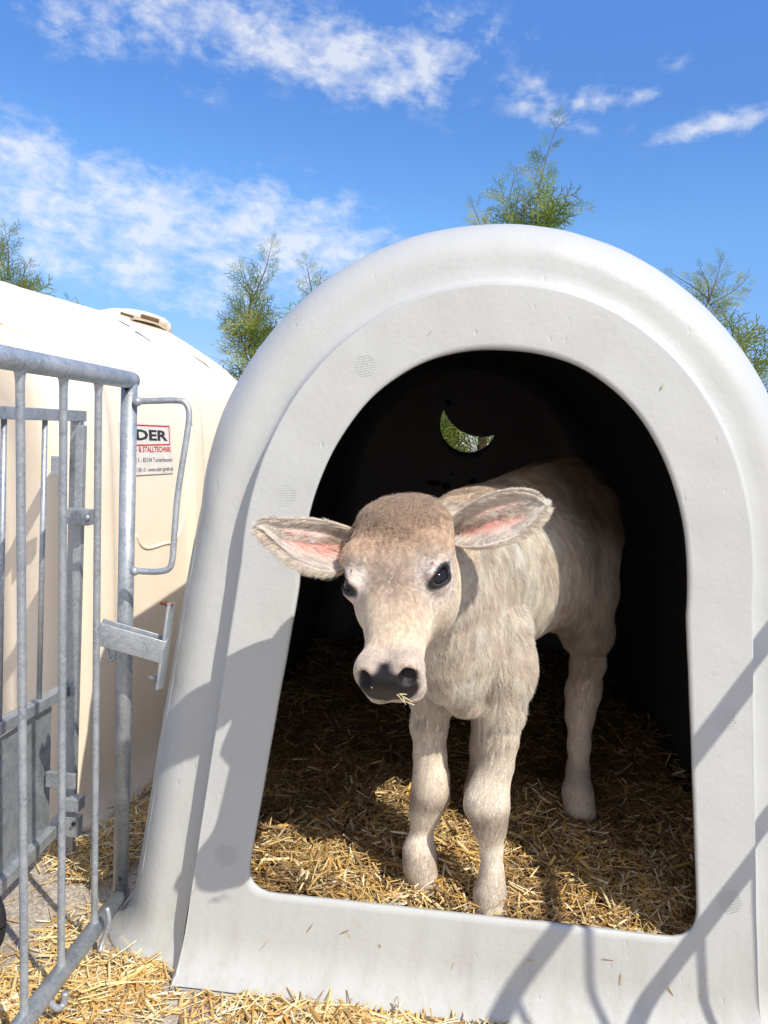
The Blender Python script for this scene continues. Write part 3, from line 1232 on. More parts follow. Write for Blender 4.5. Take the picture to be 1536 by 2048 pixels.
def m_galv(name, dark=1.0, scale=1.0):
    m, nt, b = new_mat(name)
    co = nt.nodes.new('ShaderNodeTexCoord').outputs['Object']
    v = nt.nodes.new('ShaderNodeTexVoronoi')
    v.inputs['Scale'].default_value = 230 * scale
    nt.links.new(co, v.inputs['Vector'])
    n1 = noise(nt, 22, 5, .65, co)
    n2 = noise(nt, 160, 4, .6, co)
    c = ramp(nt, v.outputs['Color'], [(.1, (.30 * dark, .34 * dark, .37 * dark)), (.9, (.46 * dark, .50 * dark, .53 * dark))])
    c = mixc(nt, ramp(nt, n1, [(.4, (0, 0, 0)), (.7, (.7, .7, .7))]), c, (.56 * dark, .58 * dark, .60 * dark))
    c = mixc(nt, ramp(nt, n2, [(.60, (0, 0, 0)), (.72, (.6, .6, .6))]), c, (.70 * dark, .72 * dark, .73 * dark))
    nt.links.new(c, b.inputs['Base Color'])
    b.inputs['Metallic'].default_value = .55
    nt.links.new(ramp(nt, n1, [(.3, (.38, .38, .38)), (.7, (.60, .60, .60))]), b.inputs['Roughness'])
    bump(nt, b, n2, .35, .0008)
    return m


def m_flat(name, col, rough=.5, metal=0.0, bmp=0.0):
    m, nt, b = new_mat(name)
    n1 = noise(nt, 40, 4, .6)
    c = mixc(nt, .35, col, ramp(nt, n1, [(.3, (.55, .55, .55)), (.7, (1.1, 1.1, 1.1))]), 'MULTIPLY')
    nt.links.new(c, b.inputs['Base Color'])
    b.inputs['Roughness'].default_value = rough
    b.inputs['Metallic'].default_value = metal
    if bmp:
        bump(nt, b, noise(nt, 120, 4, .6), bmp, .002)
    return m


M_CON = m_concrete()
M_WHITE = m_plastic('white_plastic', (.535, .548, .530), (.46, .455, .415))
M_CREAM = m_plastic('cream_plastic', (.93, .81, .635), (.86, .71, .51), .8)
M_INNER_SHADE = m_flat('hutch_inner_shaded', (.085, .083, .085), .5, 0, .3)  # pale walls darkened; the shade of the interior is put into this colour
M_GALV = m_galv('galvanised_steel')
M_GALV2 = m_galv('galvanised_sheet', .92, .45)
M_RUST = m_flat('rusty_steel', (.26, .09, .04), .8, .2, .5)
M_HOLE = m_flat('dark_hollow', (.01, .01, .01), .9)

# ------------------------------------------------------------------ ground
gv, gf = [], []
gx = np.concatenate([[-600, -60, -12], np.linspace(-4, 4, 33), [12, 60, 600]])
gy = np.concatenate([[-60, -12], np.linspace(-4, 5, 37), [12, 60, 600]])
for y in gy:
    for x in gx:
        gv.append((x, y, 0))
for j in range(len(gy) - 1):
    for i in range(len(gx) - 1):
        a = j * len(gx) + i
        gf.append((a, a + 1, a + 1 + len(gx), a + len(gx)))
ground = mesh_obj('ground', gv, gf, M_CON)
tag(ground, kind='structure')

# ------------------------------------------------------------------ the white hutch
TILT = 0.095
NS, NA, NB = 44, 72, 40


def outline(zb, wb, ws, zs, za, n, corner=0.0):
    """closed ring: left base -> up -> arch -> right base -> bottom back to left. (x, z)"""
    t = np.linspace(0, 1, NS, endpoint=False)
    t = t ** 1.7                                  # denser near the base
    lx = -(wb + (ws - wb) * t)
    lz = zb + (zs - zb) * t
    th = np.linspace(0, math.pi, NA)
    ax = -ws * np.sign(np.cos(th)) * np.abs(np.cos(th)) ** (2 / n)
    az = zs + (za - zs) * np.abs(np.sin(th)) ** (2 / n)
    bx = np.linspace(wb, -wb, NB + 1)[:-1]
    P = np.concatenate([np.c_[lx, lz], np.c_[ax, az], np.c_[-lx[::-1], lz[::-1]], np.c_[bx[1:], np.full(NB - 1, zb)]])
    if corner > 0:
        up = unit([wb - ws, zs - zb])
        for sg in (-1, 1):
            c = np.array([sg * wb, zb])
            u2 = np.array([-sg * up[0], up[1]])
            r2 = np.array([-sg, 0.0])
            for k in range(len(P)):
                d = P[k] - c
                if abs(d[1]) < 1e-9:
                    q = abs(d[0])
                    t = .5 + .5 * q / corner
                elif np.sign(P[k][0]) == sg and P[k][1] < zs:
                    q = np.linalg.norm(d)
                    t = .5 - .5 * q / corner
                else:
                    continue
                if q < corner:
                    P[k] = (c + u2 * corner) * (1 - t) ** 2 + c * 2 * t * (1 - t) + (c + r2 * corner) * t * t
    return P


O_DOOR = outline(.170, .399, .341, .725, 1.171, 2.2, .055)
O_PANEL = outline(.0015, .515, .450, .76, 1.285, 2.08)
O_OUT = outline(.0015, .660, .568, .85, 1.424, 2.0)
O_BACK = outline(.0015, .610, .520, .80, 1.335, 2.0)
NR = len(O_DOOR)
SIDE_N = NS + NA + NS                 # indices below this are sides and arch


def offs(P, d):
    """push a ring outwards by d in its plane (base line stays)"""
    t = np.roll(P, -1, 0) - np.roll(P, 1, 0)
    n = np.c_[-t[:, 1], t[:, 0]]
    n /= np.linalg.norm(n, axis=1, keepdims=True) + 1e-9
    Q = P + n * d
    Q[:, 1] = np.where(P[:, 1] < .02, P[:, 1], Q[:, 1])
    return Q


rings = []


def ring(P, y, tilt=TILT, flare=True, yflare=0.0):
    x, z = P[:, 0].copy(), P[:, 1].copy()
    Y = np.full(len(P), float(y)) + tilt * (z - .17)
    fl = np.clip(1 - (z - .004) / .075, 0, 1) ** 2
    if flare:
        x = x + np.sign(x) * fl * .038 * float(flare) * (np.arange(len(P)) < SIDE_N)
    Y = Y - fl * yflare
    rings.append(np.c_[x, Y, z])


ring(O_DOOR, .006)
ring(offs(O_DOOR, .002), .000)
for k in (.08, .2, .35, .5, .62, .74, .84, .91, .95, .97):
    ring(O_DOOR * (1 - k) + O_PANEL * k, 0, flare=False, yflare=.034)
for d_, y_ in ((-.0012, .0), (.0006, .003), (.0024, .010), (.0045, .020), (.007, .031), (.012, .039), (.020, .0425)):
    ring(offs(O_PANEL, d_), y_, flare=False, yflare=.036)
for k, y in ((.30, .0425), (.42, .042), (.52, .043), (.62, .048), (.72, .057), (.81, .069), (.88, .082), (.94, .098), (.98, .114), (1.0, .131)):
    ring(O_PANEL * (1 - k) + O_OUT * k, y, flare=k, yflare=.034 * (1 - k))
for i, y in enumerate(np.linspace(.2, 1.78, 14)):
    k = (y - .128) / (1.78 - .128)
    ring(O_OUT * (1 - k) + O_BACK * k, y, tilt=TILT * (1 - k))
for a in np.radians([15, 30, 45, 60, 75, 90]):
    r = .10
    c = np.array([0, .6])
    P = O_BACK.copy()
    P = offs(P, -r * (1 - math.cos(a)))
    ring(P, 1.78 + r * math.sin(a), tilt=0)
# back wall down to the round vent hole
mc = W(937, 848, 3.13)
mc2 = mc - CAM
t_ = (1.88 - CAM[1]) / mc2[1]
mc = CAM + mc2 * t_
HR = 57 / FPX * (3.10 * t_)
last = rings[-1]
ang = np.arctan2(last[:, 2] - mc[2], last[:, 0] - mc[0])
circ = np.c_[mc[0] + HR * np.cos(ang), np.full(NR, 1.88), mc[2] + HR * np.sin(ang)]
for k in (.2, .5, .8, .97, 1.0):
    rings.append(last * (1 - k) + circ * k)
HV = np.concatenate(rings)
HQ = []
nr = len(rings)
for i in range(nr - 1):
    back_wall = i >= nr - 6
    for j in range(NR):
        j2 = (j + 1) % NR
        if (j >= SIDE_N - 1) and 20 < i < nr - 12:
            continue
        HQ.append((i * NR + j, i * NR + j2, (i + 1) * NR + j2, (i + 1) * NR + j))
HQ = np.array(HQ)
# orient outwards: the front panel must face -y
nrm = np.cross(HV[HQ[:, 2]] - HV[HQ[:, 0]], HV[HQ[:, 3]] - HV[HQ[:, 1]])
k = 4 * NR + 10
if nrm[k][1] > 0:
    HQ = HQ[:, ::-1]
# small out-of-true waviness of moulded plastic
amp = .0022 * vnoise(HV, 1.3, 31) + .0008 * vnoise(HV, 6, 32)
NV = vnormals(HV, HQ)
HV = HV + NV * (amp * (HV[:, 2] > .02))[:, None]
hutch = empty('calf_hutch', (0, .1, 0))
tag(hutch, 'rounded white plastic calf hutch with a tall arched doorway around the calf', 'calf hutch', 'plastic calf hutches')
shell = mesh_obj('shell', HV, HQ, [M_WHITE, M_INNER_SHADE], hutch)
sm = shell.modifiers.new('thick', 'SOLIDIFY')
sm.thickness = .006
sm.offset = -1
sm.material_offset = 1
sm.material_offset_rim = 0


def face_pt(px, py, out=0.0):
    d = W(px, py, 1.0) - CAM
    t = (TILT * (CAM[2] - .17) - CAM[1]) / (d[1] - TILT * d[2])
    return CAM + d * t + FN * out


FN = unit(np.array([0, -1, TILT]))
FU = unit(np.array([0, TILT, 1.0]))
FX = np.array([1.0, 0, 0])
FA = np.array([FX, FU, FN])
# moulded dimple patches
for (px, py, rot, rad) in ((731, 731, .2, .022), (1288, 751, 0, .022), (1426, 1018, .1, .023), (571, 990, .1, .022), (1449, 1440, .35, .022), (1461, 1805, .35, .021),
                           (452, 1712, .2, .022)):
    c = face_pt(px, py)
    mb = MB()
    for i in range(-5, 6):
        for j in range(-5, 6):
            if i * i + j * j > 22:
                continue
            a, b_ = i * .0044, j * .0044
            x = a * math.cos(rot) - b_ * math.sin(rot)
            y = a * math.sin(rot) + b_ * math.cos(rot)
            mb.ball(c + FX * x + FU * y - FN * .0004, (.0009, .0009, .0009), 6, 4, FA)
    mb.build('dimple_patch', M_WHITE, hutch)
# mould seam above the doorway
mb = MB()
sp_ = [face_pt(1013, 694 - k * 11) for k in range(0, 12)]
mb.tube([p + FN * .0008 for p in sp_], .0015, 6)
mb.build('mould_seam', M_WHITE, hutch)
# fine mould lines down both flanks
HV3 = HV.reshape(nr, NR, 3)
for ri in (25, 26, 27, 28):
    for side in (0, 1):
        js = np.arange(14, 43, 2) if side == 0 else SIDE_N - 1 - np.arange(14, 43, 2)
        a_ = HV3[ri - 1][js] * .5 + HV3[ri][js] * .5
        MB().tube(list(a_), .0009, 5).build('mould_line', M_WHITE, hutch)
# scuffed dark patches on the back wall
M_SCUFF = m_flat('scuff_black', (.008, .008, .008), .8)
for k_, (px, py, w_, h_) in enumerate(((868, 966, .030, .012), (892, 972, .018, .016), (945, 968, .016, .026), (962, 974, .020, .018), (905, 948, .008, .006))):
    p = W(px, py, 3.1)
    p = CAM + (p - CAM) * ((1.868 - CAM[1]) / (p[1] - CAM[1]))
    MB().ball(p, (w_, .003, h_), 9, 6).build('scuff_mark', M_SCUFF, hutch)
# vent cover disc inside the back wall
dc = W(966, 790, 3.10)
dc = CAM + (dc - CAM) * ((1.862 - CAM[1]) / (dc[1] - CAM[1]))
DR = 82 / FPX * (dc[1] - CAM[1]) * 1.0
mb = MB()
n = 48
b0 = len(mb.v)
for y in (1.856, 1.862):
    mb.v.append(np.array([dc[0], y, dc[2]]))
    for k in range(n):
        a = 2 * math.pi * k / n
        mb.v.append(np.array([dc[0] + DR * math.cos(a), y, dc[2] + DR * math.sin(a)]))
for k in range(n):
    k2 = (k + 1) % n
    mb.f.append((0, 1 + k, 1 + k2))
    mb.f.append((n + 1, n + 2 + k2, n + 2 + k))
    mb.f.append((1 + k, n + 2 + k, n + 2 + k2, 1 + k2))
vc = mb.build('vent_cover', M_INNER_SHADE, hutch, smooth=False)
bp_ = W(897, 805, 3.1)
bp_ = CAM + (bp_ - CAM) * ((1.852 - CAM[1]) / (bp_[1] - CAM[1]))
MB().ball(bp_, (.013, .006, .013)).build('bolt', M_HOLE, vc)

# ------------------------------------------------------------------ hinge bracket on the hutch
plate_a, plate_b = W(343, 1205, 1.46), W(319, 1378, 1.45)
pm = (plate_a + plate_b) / 2
pup = unit(plate_a - plate_b)
pout = unit(np.cross(pup, [0, -1, 0]))
if pout[0] > 0:
    pout = -pout
pb = np.cross(pup, pout)
PA = np.array([pout, pb, pup])
mb = MB()
mb.box(pm, (.005, .034, np.linalg.norm(plate_a - plate_b)), PA, .0012)
brk = mb.build('hinge_plate', M_GALV, hutch)
ca, cb = W(196, 1262, 1.43), W(326, 1299, 1.45)
cdv = unit(cb - ca)
cy_ = unit(np.cross([0, 0, 1.0], cdv))
cz_ = np.cross(cdv, cy_)
CA = np.array([cdv, cy_, cz_])
ln = np.linalg.norm(cb - ca)
mb = MB()
mid = (ca + cb) / 2
mb.box(mid - cy_ * .016, (ln, .004, .042), CA, .001)
mb.box(mid + cy_ * .016, (ln, .004, .042), CA, .001)
mb.box(cb + cdv * .001, (.005, .036, .043), CA, .001)
mb.build('hinge_channel', M_GALV, brk)
mb = MB()
fs = -1 if (cy_ @ (CAM - mid)) < 0 else 1
front = cy_ * fs
mb.ball(W(274, 1284, 1.440) - front * .008 + front * .001, (.011, .011, .005), 14, 8, np.array([cdv, cz_, front]))
mb.build('rivet', M_GALV, brk)
mb = MB()
mb.tube([W(207, 1268, 1.44) - front * .040, W(207, 1268, 1.44) + front * .022], .006, 10)
ppin = mb.build('pin', M_GALV, brk)
mb = MB()
mb.tube(curve_pts([W(222, 1286, 1.445), W(229, 1300, 1.445), W(226, 1318, 1.445), W(219, 1318, 1.445), W(215, 1300, 1.445), W(217, 1284, 1.445)], 5), .0035, 8)
mb.build('pin_loop', M_GALV, ppin)
for (px, py), mt in (((338, 1208), M_RUST), ((314, 1358), M_GALV)):
    p = W(px, py, 1.455)
    mb = MB()
    mb.tube([p + pout * .016, p - pout * .008], .0034, 10)
    mb.tube([p + pout * .006, p + pout * .001], .0058, 6)
    mb.build('bolt', mt, brk)

# ------------------------------------------------------------------ gates
GY = W(871, 890, 1) - CAM
GY = unit(GY)
GY[2] = 0
GY = unit(GY)
V3 = np.array


GD = 1.43


def gate_left():
    p0 = W(259, 760, GD)
    # same vertical: bottom of post where the pixel ray passes nearest to the post
    post = V3([p0[0], p0[1], 0.0])
    g = empty('metal_gate', (post[0], post[1], 0))
    tag(g, 'galvanised tube gate with upright bars and side handle, hinged to the white hutch at left', 'gate', 'steel gates beside the hutches')
    zt = p0[2]
    d = -GY

    def at(t, z):
        return post + d * t + V3([0, 0, z])
    # find base from pixels
    def hit(px, py):
        """point of the gate plane seen at a pixel"""
        r = W(px, py, 1.0) - CAM
        n = np.cross(GY, [0, 0, 1.0])
        t = ((post - CAM) @ n) / (r @ n)
        P = CAM + r * t
        return (P - post) @ d, P[2]
    tb, zb = hit(241, 1790)
    mb = MB()
    top = []
    t0, z0 = 0.0, zt
    t1, z1 = hit(20, 717)
    slope_t = (z1 - z0) / (t1 - t0)
    tt = lambda t: z0 + slope_t * t
    mb.tube([at(-.012, tt(0)), at(.0, tt(0)), at(1.0, tt(1.0))], [.0155, .0160, .0160], 18)
    rail = mb.build('top_rail', M_GALV, g)
    tb2, zb2 = hit(60, 2028)
    sb = (zb2 - zb) / (tb2 - tb)
    bb = lambda t: zb + sb * (t - tb)
    MB().tube([at(tb - .012, bb(tb)), at(1.0, bb(1.0))], .0160, 18).build('bottom_rail', M_GALV, g)
    MB().tube([at(tb, bb(tb) + .002), at(0, tt(0) - .006)], .0150, 18).build('end_post', M_GALV, g)
    for px1, py1, px2, py2 in ((197, 765, 189, 1832), (127, 752, 123, 1908), (40, 735, 49, 2012)):
        ta, za_ = hit(px1, py1)
        tb_, zb_ = hit(px2, py2)
        mb = MB()
        a, b_ = at(ta, tt(ta) - .010), at(tb_, bb(tb_) + .010)
        mb.tube([a, a + (b_ - a) * .008, a + (b_ - a) * .02, b_ - (b_ - a) * .02, b_ - (b_ - a) * .008, b_], [.0105, .0075, .0062, .0062, .0075, .0105], 12)
        mb.build('bar', M_GALV, g)
    ta0, _ = hit(40, 735)
    for k in range(1, 5):
        ta = ta0 + .128 * k
        MB().tube([at(ta, tt(ta) - .01), at(ta, bb(ta) + .01)], .0062, 10).build('bar', M_GALV, g)
    # handle loop
    hd = [W(268, 803, GD), W(300, 802, GD), W(352, 801, GD), W(370, 806, GD), W(378, 826, GD), W(374, 870, GD), W(356, 985, GD), W(348, 1080, GD),
          W(345, 1118, GD), W(338, 1137, GD), W(318, 1143, GD), W(290, 1143, GD), W(262, 1141, GD)]
    mb = MB()
    mb.tube(curve_pts(hd, 5), .0058, 12)
    mb.ball(hd[0] + V3([.008, -.004, 0]), .0085)
    mb.ball(hd[-1] + V3([.008, -.004, 0]), .0085)
    mb.build('handle', M_GALV, g)
    # drain holes in the post ends and bent foot rods
    MB().ball(W(253, 776, GD - .016), (.0045, .002, .0055), 10, 6).build('drain_hole', M_HOLE, g)
    MB().ball(W(240, 1757, GD + .03), (.004, .002, .005), 10, 6).build('drain_hole', M_HOLE, g)
    mb = MB()
    mb.tube(curve_pts([W(214, 1815, 1.43), W(218, 1845, 1.43), W(206, 1880, 1.43), W(199, 1905, 1.42)], 5), .0045, 8)
    mb.build('foot_rod', M_GALV, g)
    mb = MB()
    mb.tube(curve_pts([W(90, 1995, 1.25), W(113, 2016, 1.26), W(127, 2008, 1.27), W(131, 1985, 1.27)], 5), .0058, 8)
    mb.build('foot_rod', M_GALV, g)
    return g


gate1 = gate_left()


def gate_far():
    px = W(155, 833, 1.70)
    post = V3([px[0], px[1], 0.0])
    g = empty('metal_gate', tuple(post))
    tag(g, 'galvanised square-tube gate with a flat sheet panel in front of the cream hutch', 'gate', 'steel gates beside the hutches')
    d = -GY
    n = np.cross(GY, [0, 0, 1.0])

    def hit(a, b):
        r = W(a, b, 1.0) - CAM
        t = ((post - CAM) @ n) / (r @ n)
        P = CAM + r * t
        return (P - post) @ d, P[2]

    def at(t, z, o=0.0):
        return post + d * t + V3([0, 0, z]) + n * o
    A = np.array([d, n, [0, 0, 1.0]])

    def bar(p, q, w, bev=.002):
        p, q = V3(p), V3(q)
        L = np.linalg.norm(q - p)
        x = (q - p) / L
        y = unit(np.cross([0, 0, 1.0] if abs(x[2]) < .9 else d, x))
        z = np.cross(x, y)
        return MB().box((p + q) / 2, (L, w, w), np.array([x, y, z]), bev)
    zt = hit(150, 831)[1]
    t1, z1 = hit(10, 825)
    zm = hit(150, 1368)[1]
    tm, zm1 = hit(10, 1447)
    zb = hit(150, 1614)[1]
    bar(at(-.02, zt), at(1.1, zt + (z1 - zt) / t1 * 1.1), .024).build('top_rail', M_GALV, g, False)
    bar(at(.0, zm), at(1.1, zm + (zm1 - zm) / tm * 1.1), .024).build('middle_rail', M_GALV, g, False)
    bar(at(.0, zb), at(1.1, zb), .026).build('bottom_rail', M_GALV, g, False)
    bar(at(0, zt - .012), at(0, .01), .022).build('end_post', M_GALV, g, False)
    bar(at(.026, zt - .02, .022), at(.026, .0, .022), .018).build('hinge_post', M_GALV, g, False)
    for a_, b_ in ((90, 840), (8, 838)):
        t, _ = hit(a_, b_)
        MB().tube([at(t, zt - .01), at(t, zm + .01)], .0055, 10).build('bar', M_GALV, g)
    for k in range(2, 9):
        t0 = hit(90, 840)[0]
        dt = hit(8, 838)[0] - t0
        MB().tube([at(t0 + dt * k, zt - .01), at(t0 + dt * k, zm + .01)], .0055, 10).build('bar', M_GALV, g)
    ts = hit(104, 1500)[0]
    MB().box((at(ts, (zm + zb) / 2, -.004) + at(1.1, (zm + zb) / 2, -.004)) / 2, (1.1 - ts, .002, zm - zb - .02), A).build('sheet_panel', M_GALV2, g, False)
    # straps, clamp and latch
    def px_box(nm, a, b, dd, sz, rot=0, mt=M_GALV):
        c = W(a, b, dd)
        o = MB().box(c, sz, None, .0015).build(nm, mt, g, False)
        return o
    cl = px_box('clamp', 160, 1033, 1.67, (.052, .034, .034))
    MB().ball(W(174, 1036, 1.645), (.008, .006, .008), 6, 6).build('bolt', M_GALV, cl)
    px_box('latch_plate', 117, 932, 1.68, (.030, .01, .042))
    px_box('latch_rod', 144, 905, 1.72, (.008, .008, .14))
    px_box('lower_strap', 122, 1560, 1.66, (.065, .008, .034))
    px_box('lower_bracket', 144, 1605, 1.68, (.045, .03, .028))
    ft = px_box('foot_plate', 146, 1650, 1.69, (.034, .022, .045))
    MB().ball(W(147, 1648, 1.67), (.005, .004, .005), 8, 6).build('hole', M_HOLE, ft)
    return g


gate2 = gate_far()


def gate_right():
    x0, y0 = .75, .20
    g = empty('metal_gate', (x0, y0, 0))
    tag(g, 'galvanised tube gate at the far right edge whose rails shade the white hutch', 'gate', 'steel gates beside the hutches')

    def at(y, z):
        return V3([x0, y, z])
    MB().tube([at(y0, 1.09), at(-.95, 1.09)], .0185, 16).build('top_rail', M_GALV, g)
    MB().tube([at(y0, .735), at(-.95, .735)], .015, 16).build('middle_rail', M_GALV, g)
    MB().tube([at(y0, .09), at(-.95, .09)], .0172, 16).build('bottom_rail', M_GALV, g)
    MB().tube([at(y0, .06), at(y0, 1.10)], .0165, 16).build('end_post', M_GALV, g)
    for y, za in ((-.05, .735), (-.225, .735), (-.32, .735), (-.50, 1.09), (-.63, 1.09), (-.76, 1.09), (-.88, 1.09)):
        MB().tube([at(y, .09), at(y, za)], .0085 if y > -.3 else .0062, 10).build('bar', M_GALV, g)
    return g


gate3 = gate_right()

# ------------------------------------------------------------------ cream hutch
CO_ = np.array([-.918, .42, 0.0])
CAx = unit(np.array([.165, .985, 0.0]))
CBx = np.array([-CAx[1], CAx[0], 0.0])


def cpt(a, b, z):
    return CO_ + a * CAx + b * CBx + V3([0, 0, z])


sec = [(0.0, .0), (.004, .08), (.012, .25), (.025, .50), (.040, .75), (.055, .95), (.075, 1.06), (.105, 1.13), (.16, 1.19), (.25, 1.27), (.32, 1.318), (.37, 1.335), (.47, 1.345), (.60, 1.35)]
sec = sec + [(1.2 - b, z) for b, z in sec[-2::-1]]
sec = np.array([p for p in curve_pts([V3([b, z, 0]) for b, z in sec], 4)])[:, :2]
cen = np.array([.60, .62])
ns = len(sec)


def csec(k):
    return cen + (sec - cen) * np.array([k, k])


cr = []
stations = [(-.002, .86, 0), (.0, .90, 0), (.012, .935, 0), (.035, .965, 0), (.07, .985, 0), (.10, .99, 0), (.14, 1.0, 0), (.17, 1.0, 0), (.20, .972, 0), (.24, .968, 0), (.40, .968, 0), (.54, .968, 0), (.58, .972, 0), (.61, 1.0, 0), (.67, 1.0, 0), (.70, .975, 0),
            (.85, .980, 0), (1.0, .975, 0), (1.05, .985, 0), (1.09, .985, 0), (1.12, .965, 0), (1.25, .94, 0), (1.36, .90, 0), (1.43, .84, 0), (1.46, .70, 0), (1.47, .3, 0), (1.471, .02, 0)]
sa = np.array([s_[0] for s_ in stations])
sk = np.array([s_[1] for s_ in stations])
aa = np.unique(np.concatenate([sa, np.linspace(0, 1.3, 60)]))
for a in aa:
    k = np.interp(a, sa, sk)
    S = csec(k)
    kz = np.interp(a, [0, .012, .035, .07, .14, 1.2, 1.36, 1.43, 1.46, 1.471], [.90, .945, .97, .985, 1, 1, .97, .90, .75, .3])
    S[:, 1] = cen[1] + (sec[:, 1] - cen[1]) * kz
    # ribs fade out towards the base and crown is kept
    base_w = np.clip(S[:, 1] / .15, 0, 1)
    S[:, 0] = cen[0] + (sec[:, 0] - cen[0]) * (k * base_w + (1 - base_w) * min(1, k + .02 if a < 1.3 else k))
    if a < 1.3:
        S[:, 1] = np.where(sec[:, 1] < .3, sec[:, 1] + 0 * k, S[:, 1])
        S[:, 1] = np.where(sec[:, 1] < .004, .004, S[:, 1])
    zc = np.interp(a, [0, .80, .90, 1.0, 1.15, 1.30, 1.5], [1.6, 1.6, 1.36, 1.30, 1.20, 1.10, .9])
    ex = S[:, 1] - zc
    S[:, 1] = np.where(ex > -.04, zc - .04 + .04 * (1 - np.exp(-(np.maximum(ex, -.04) + .04) / .04)), S[:, 1])
    fl = np.clip(1 - sec[:, 1] / .09, 0, 1) ** 2
    S[:, 0] += np.sign(sec[:, 0] - .6) * fl * .05
    cr.append([cpt(a, b, max(z, .004)) for b, z in S])
cr = np.array(cr)
CV = cr.reshape(-1, 3)
CQ = []
for i in range(len(cr) - 1):
    for j in range(ns - 1):
        CQ.append((i * ns + j, (i + 1) * ns + j, (i + 1) * ns + j + 1, i * ns + j + 1))
# front face with a door opening: inner ring
S0 = cr[0]
door = []
for j in range(ns):
    b, z = sec[j]
    db = np.clip((b - .6) / .6, -1, 1)
    door.append(cpt(.02, .6 + db * .365, min(z * .80 + .0, 1.02) if z > .05 else max(z, .004)))
door2 = [p + CAx * .02 for p in door]
b0 = len(CV)
fr_rings = []
for k in (.35, .75, 1.0):
    fr_rings.append(np.array([S0[j] * (1 - k) + door[j] * k + CAx * (.015 if k == .75 else 0) for j in range(ns)]))
fr_rings.append(np.array(door2))
prev = 0
CV = np.concatenate([CV] + fr_rings)
for r_i in range(4):
    cur = b0 + r_i * ns
    for j in range(ns - 1):
        CQ.append((cur + j, prev + j, prev + j + 1, cur + j + 1))
    prev = cur
CQ = np.array(CQ)
nrm = np.cross(CV[CQ[:, 2]] - CV[CQ[:, 0]], CV[CQ[:, 3]] - CV[CQ[:, 1]])
kk = 20 * (ns - 1) + 8
if nrm[kk][0] < 0:
    CQ = CQ[:, ::-1]
cream = empty('calf_hutch', tuple(cpt(.7, .6, 0)))
tag(cream, 'cream plastic calf hutch with angular ribbed sides and a company sticker', 'calf hutch', 'plastic calf hutches')
cs = mesh_obj('shell', CV, CQ, [M_CREAM, M_INNER_SHADE], cream)
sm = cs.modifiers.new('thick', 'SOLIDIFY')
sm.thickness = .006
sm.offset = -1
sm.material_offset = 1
from mathutils.bvhtree import BVHTree
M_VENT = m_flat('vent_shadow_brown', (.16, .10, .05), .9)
# roof vent: a humped cap with two dark openings towards the camera side
vcap = MB()
prof = [(.66, -.03), (.672, -.008), (.70, .000), (.75, .004), (.80, .006), (.86, .004), (.90, -.006), (.915, -.035)]
nb = 9
vb = np.linspace(.325, .43, nb)
for a, h in prof:
    for b in vb:
        e = min(1, (b - .315) / .03, (.44 - b) / .03)
        vcap.v.append(cpt(a, b, 1.322 + (h + .010) * (e ** .5)))
for i in range(len(prof) - 1):
    for j in range(nb - 1):
        a0 = i * nb + j
        vcap.f.append((a0, a0 + 1, a0 + nb + 1, a0 + nb))
vo = vcap.build('roof_vent', M_CREAM, cream)
s2 = vo.modifiers.new('thick', 'SOLIDIFY')
s2.thickness = .03
s2.offset = -1
VBVH = BVHTree.FromPolygons([Vector(v) for v in vcap.v], vcap.f)
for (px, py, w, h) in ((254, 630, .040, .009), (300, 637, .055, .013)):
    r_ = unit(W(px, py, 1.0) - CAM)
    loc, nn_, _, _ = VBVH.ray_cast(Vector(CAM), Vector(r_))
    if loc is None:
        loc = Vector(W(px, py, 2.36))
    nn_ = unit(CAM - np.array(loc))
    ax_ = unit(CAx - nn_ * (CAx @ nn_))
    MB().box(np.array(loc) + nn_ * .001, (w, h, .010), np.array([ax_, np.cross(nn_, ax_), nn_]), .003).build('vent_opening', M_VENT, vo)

# dark slot of the rear roof hatch
CBVH = BVHTree.FromPolygons([Vector(v) for v in CV], [tuple(int(i) for i in q) for q in CQ])
# moulded arrow crease low on the side wall



def side_hit(px, py, out=.002):
    """point on the cream shell seen at a pixel"""
    r = unit(W(px, py, 1.0) - CAM)
    loc, n, _, _ = CBVH.ray_cast(Vector(CAM), Vector(r))
    n = np.array(n)
    if n @ r > 0:
        n = -n
    return np.array(loc) + n * out


mb = MB()
mb.tube(curve_pts([side_hit(272, 1070, .0), side_hit(280, 1088, .0), side_hit(291, 1096, .0), side_hit(305, 1095, .0), side_hit(330, 1087, .0), side_hit(350, 1081, .0), side_hit(366, 1040, 0), side_hit(374, 960, 0)], 4), .0045, 8)
mb.build('moulded_crease', M_CREAM, cream)

mb = MB()
mb.tube([side_hit(*p, -.0015) for p in ((374, 706), (392, 716), (412, 730), (428, 745))], [.001, .003, .004, .001], 6)
mb.build('hatch_slot', M_HOLE, cream)
for pts_ in (((210, 668), (260, 700), (320, 735), (362, 768), (378, 800), (381, 850)), ((0, 642), (50, 672), (110, 712), (150, 740))):
    mb = MB()
    mb.tube(curve_pts([side_hit(*p, -.006) for p in pts_], 5), .0105, 8)
    mb.build('moulded_rib', M_CREAM, cream)
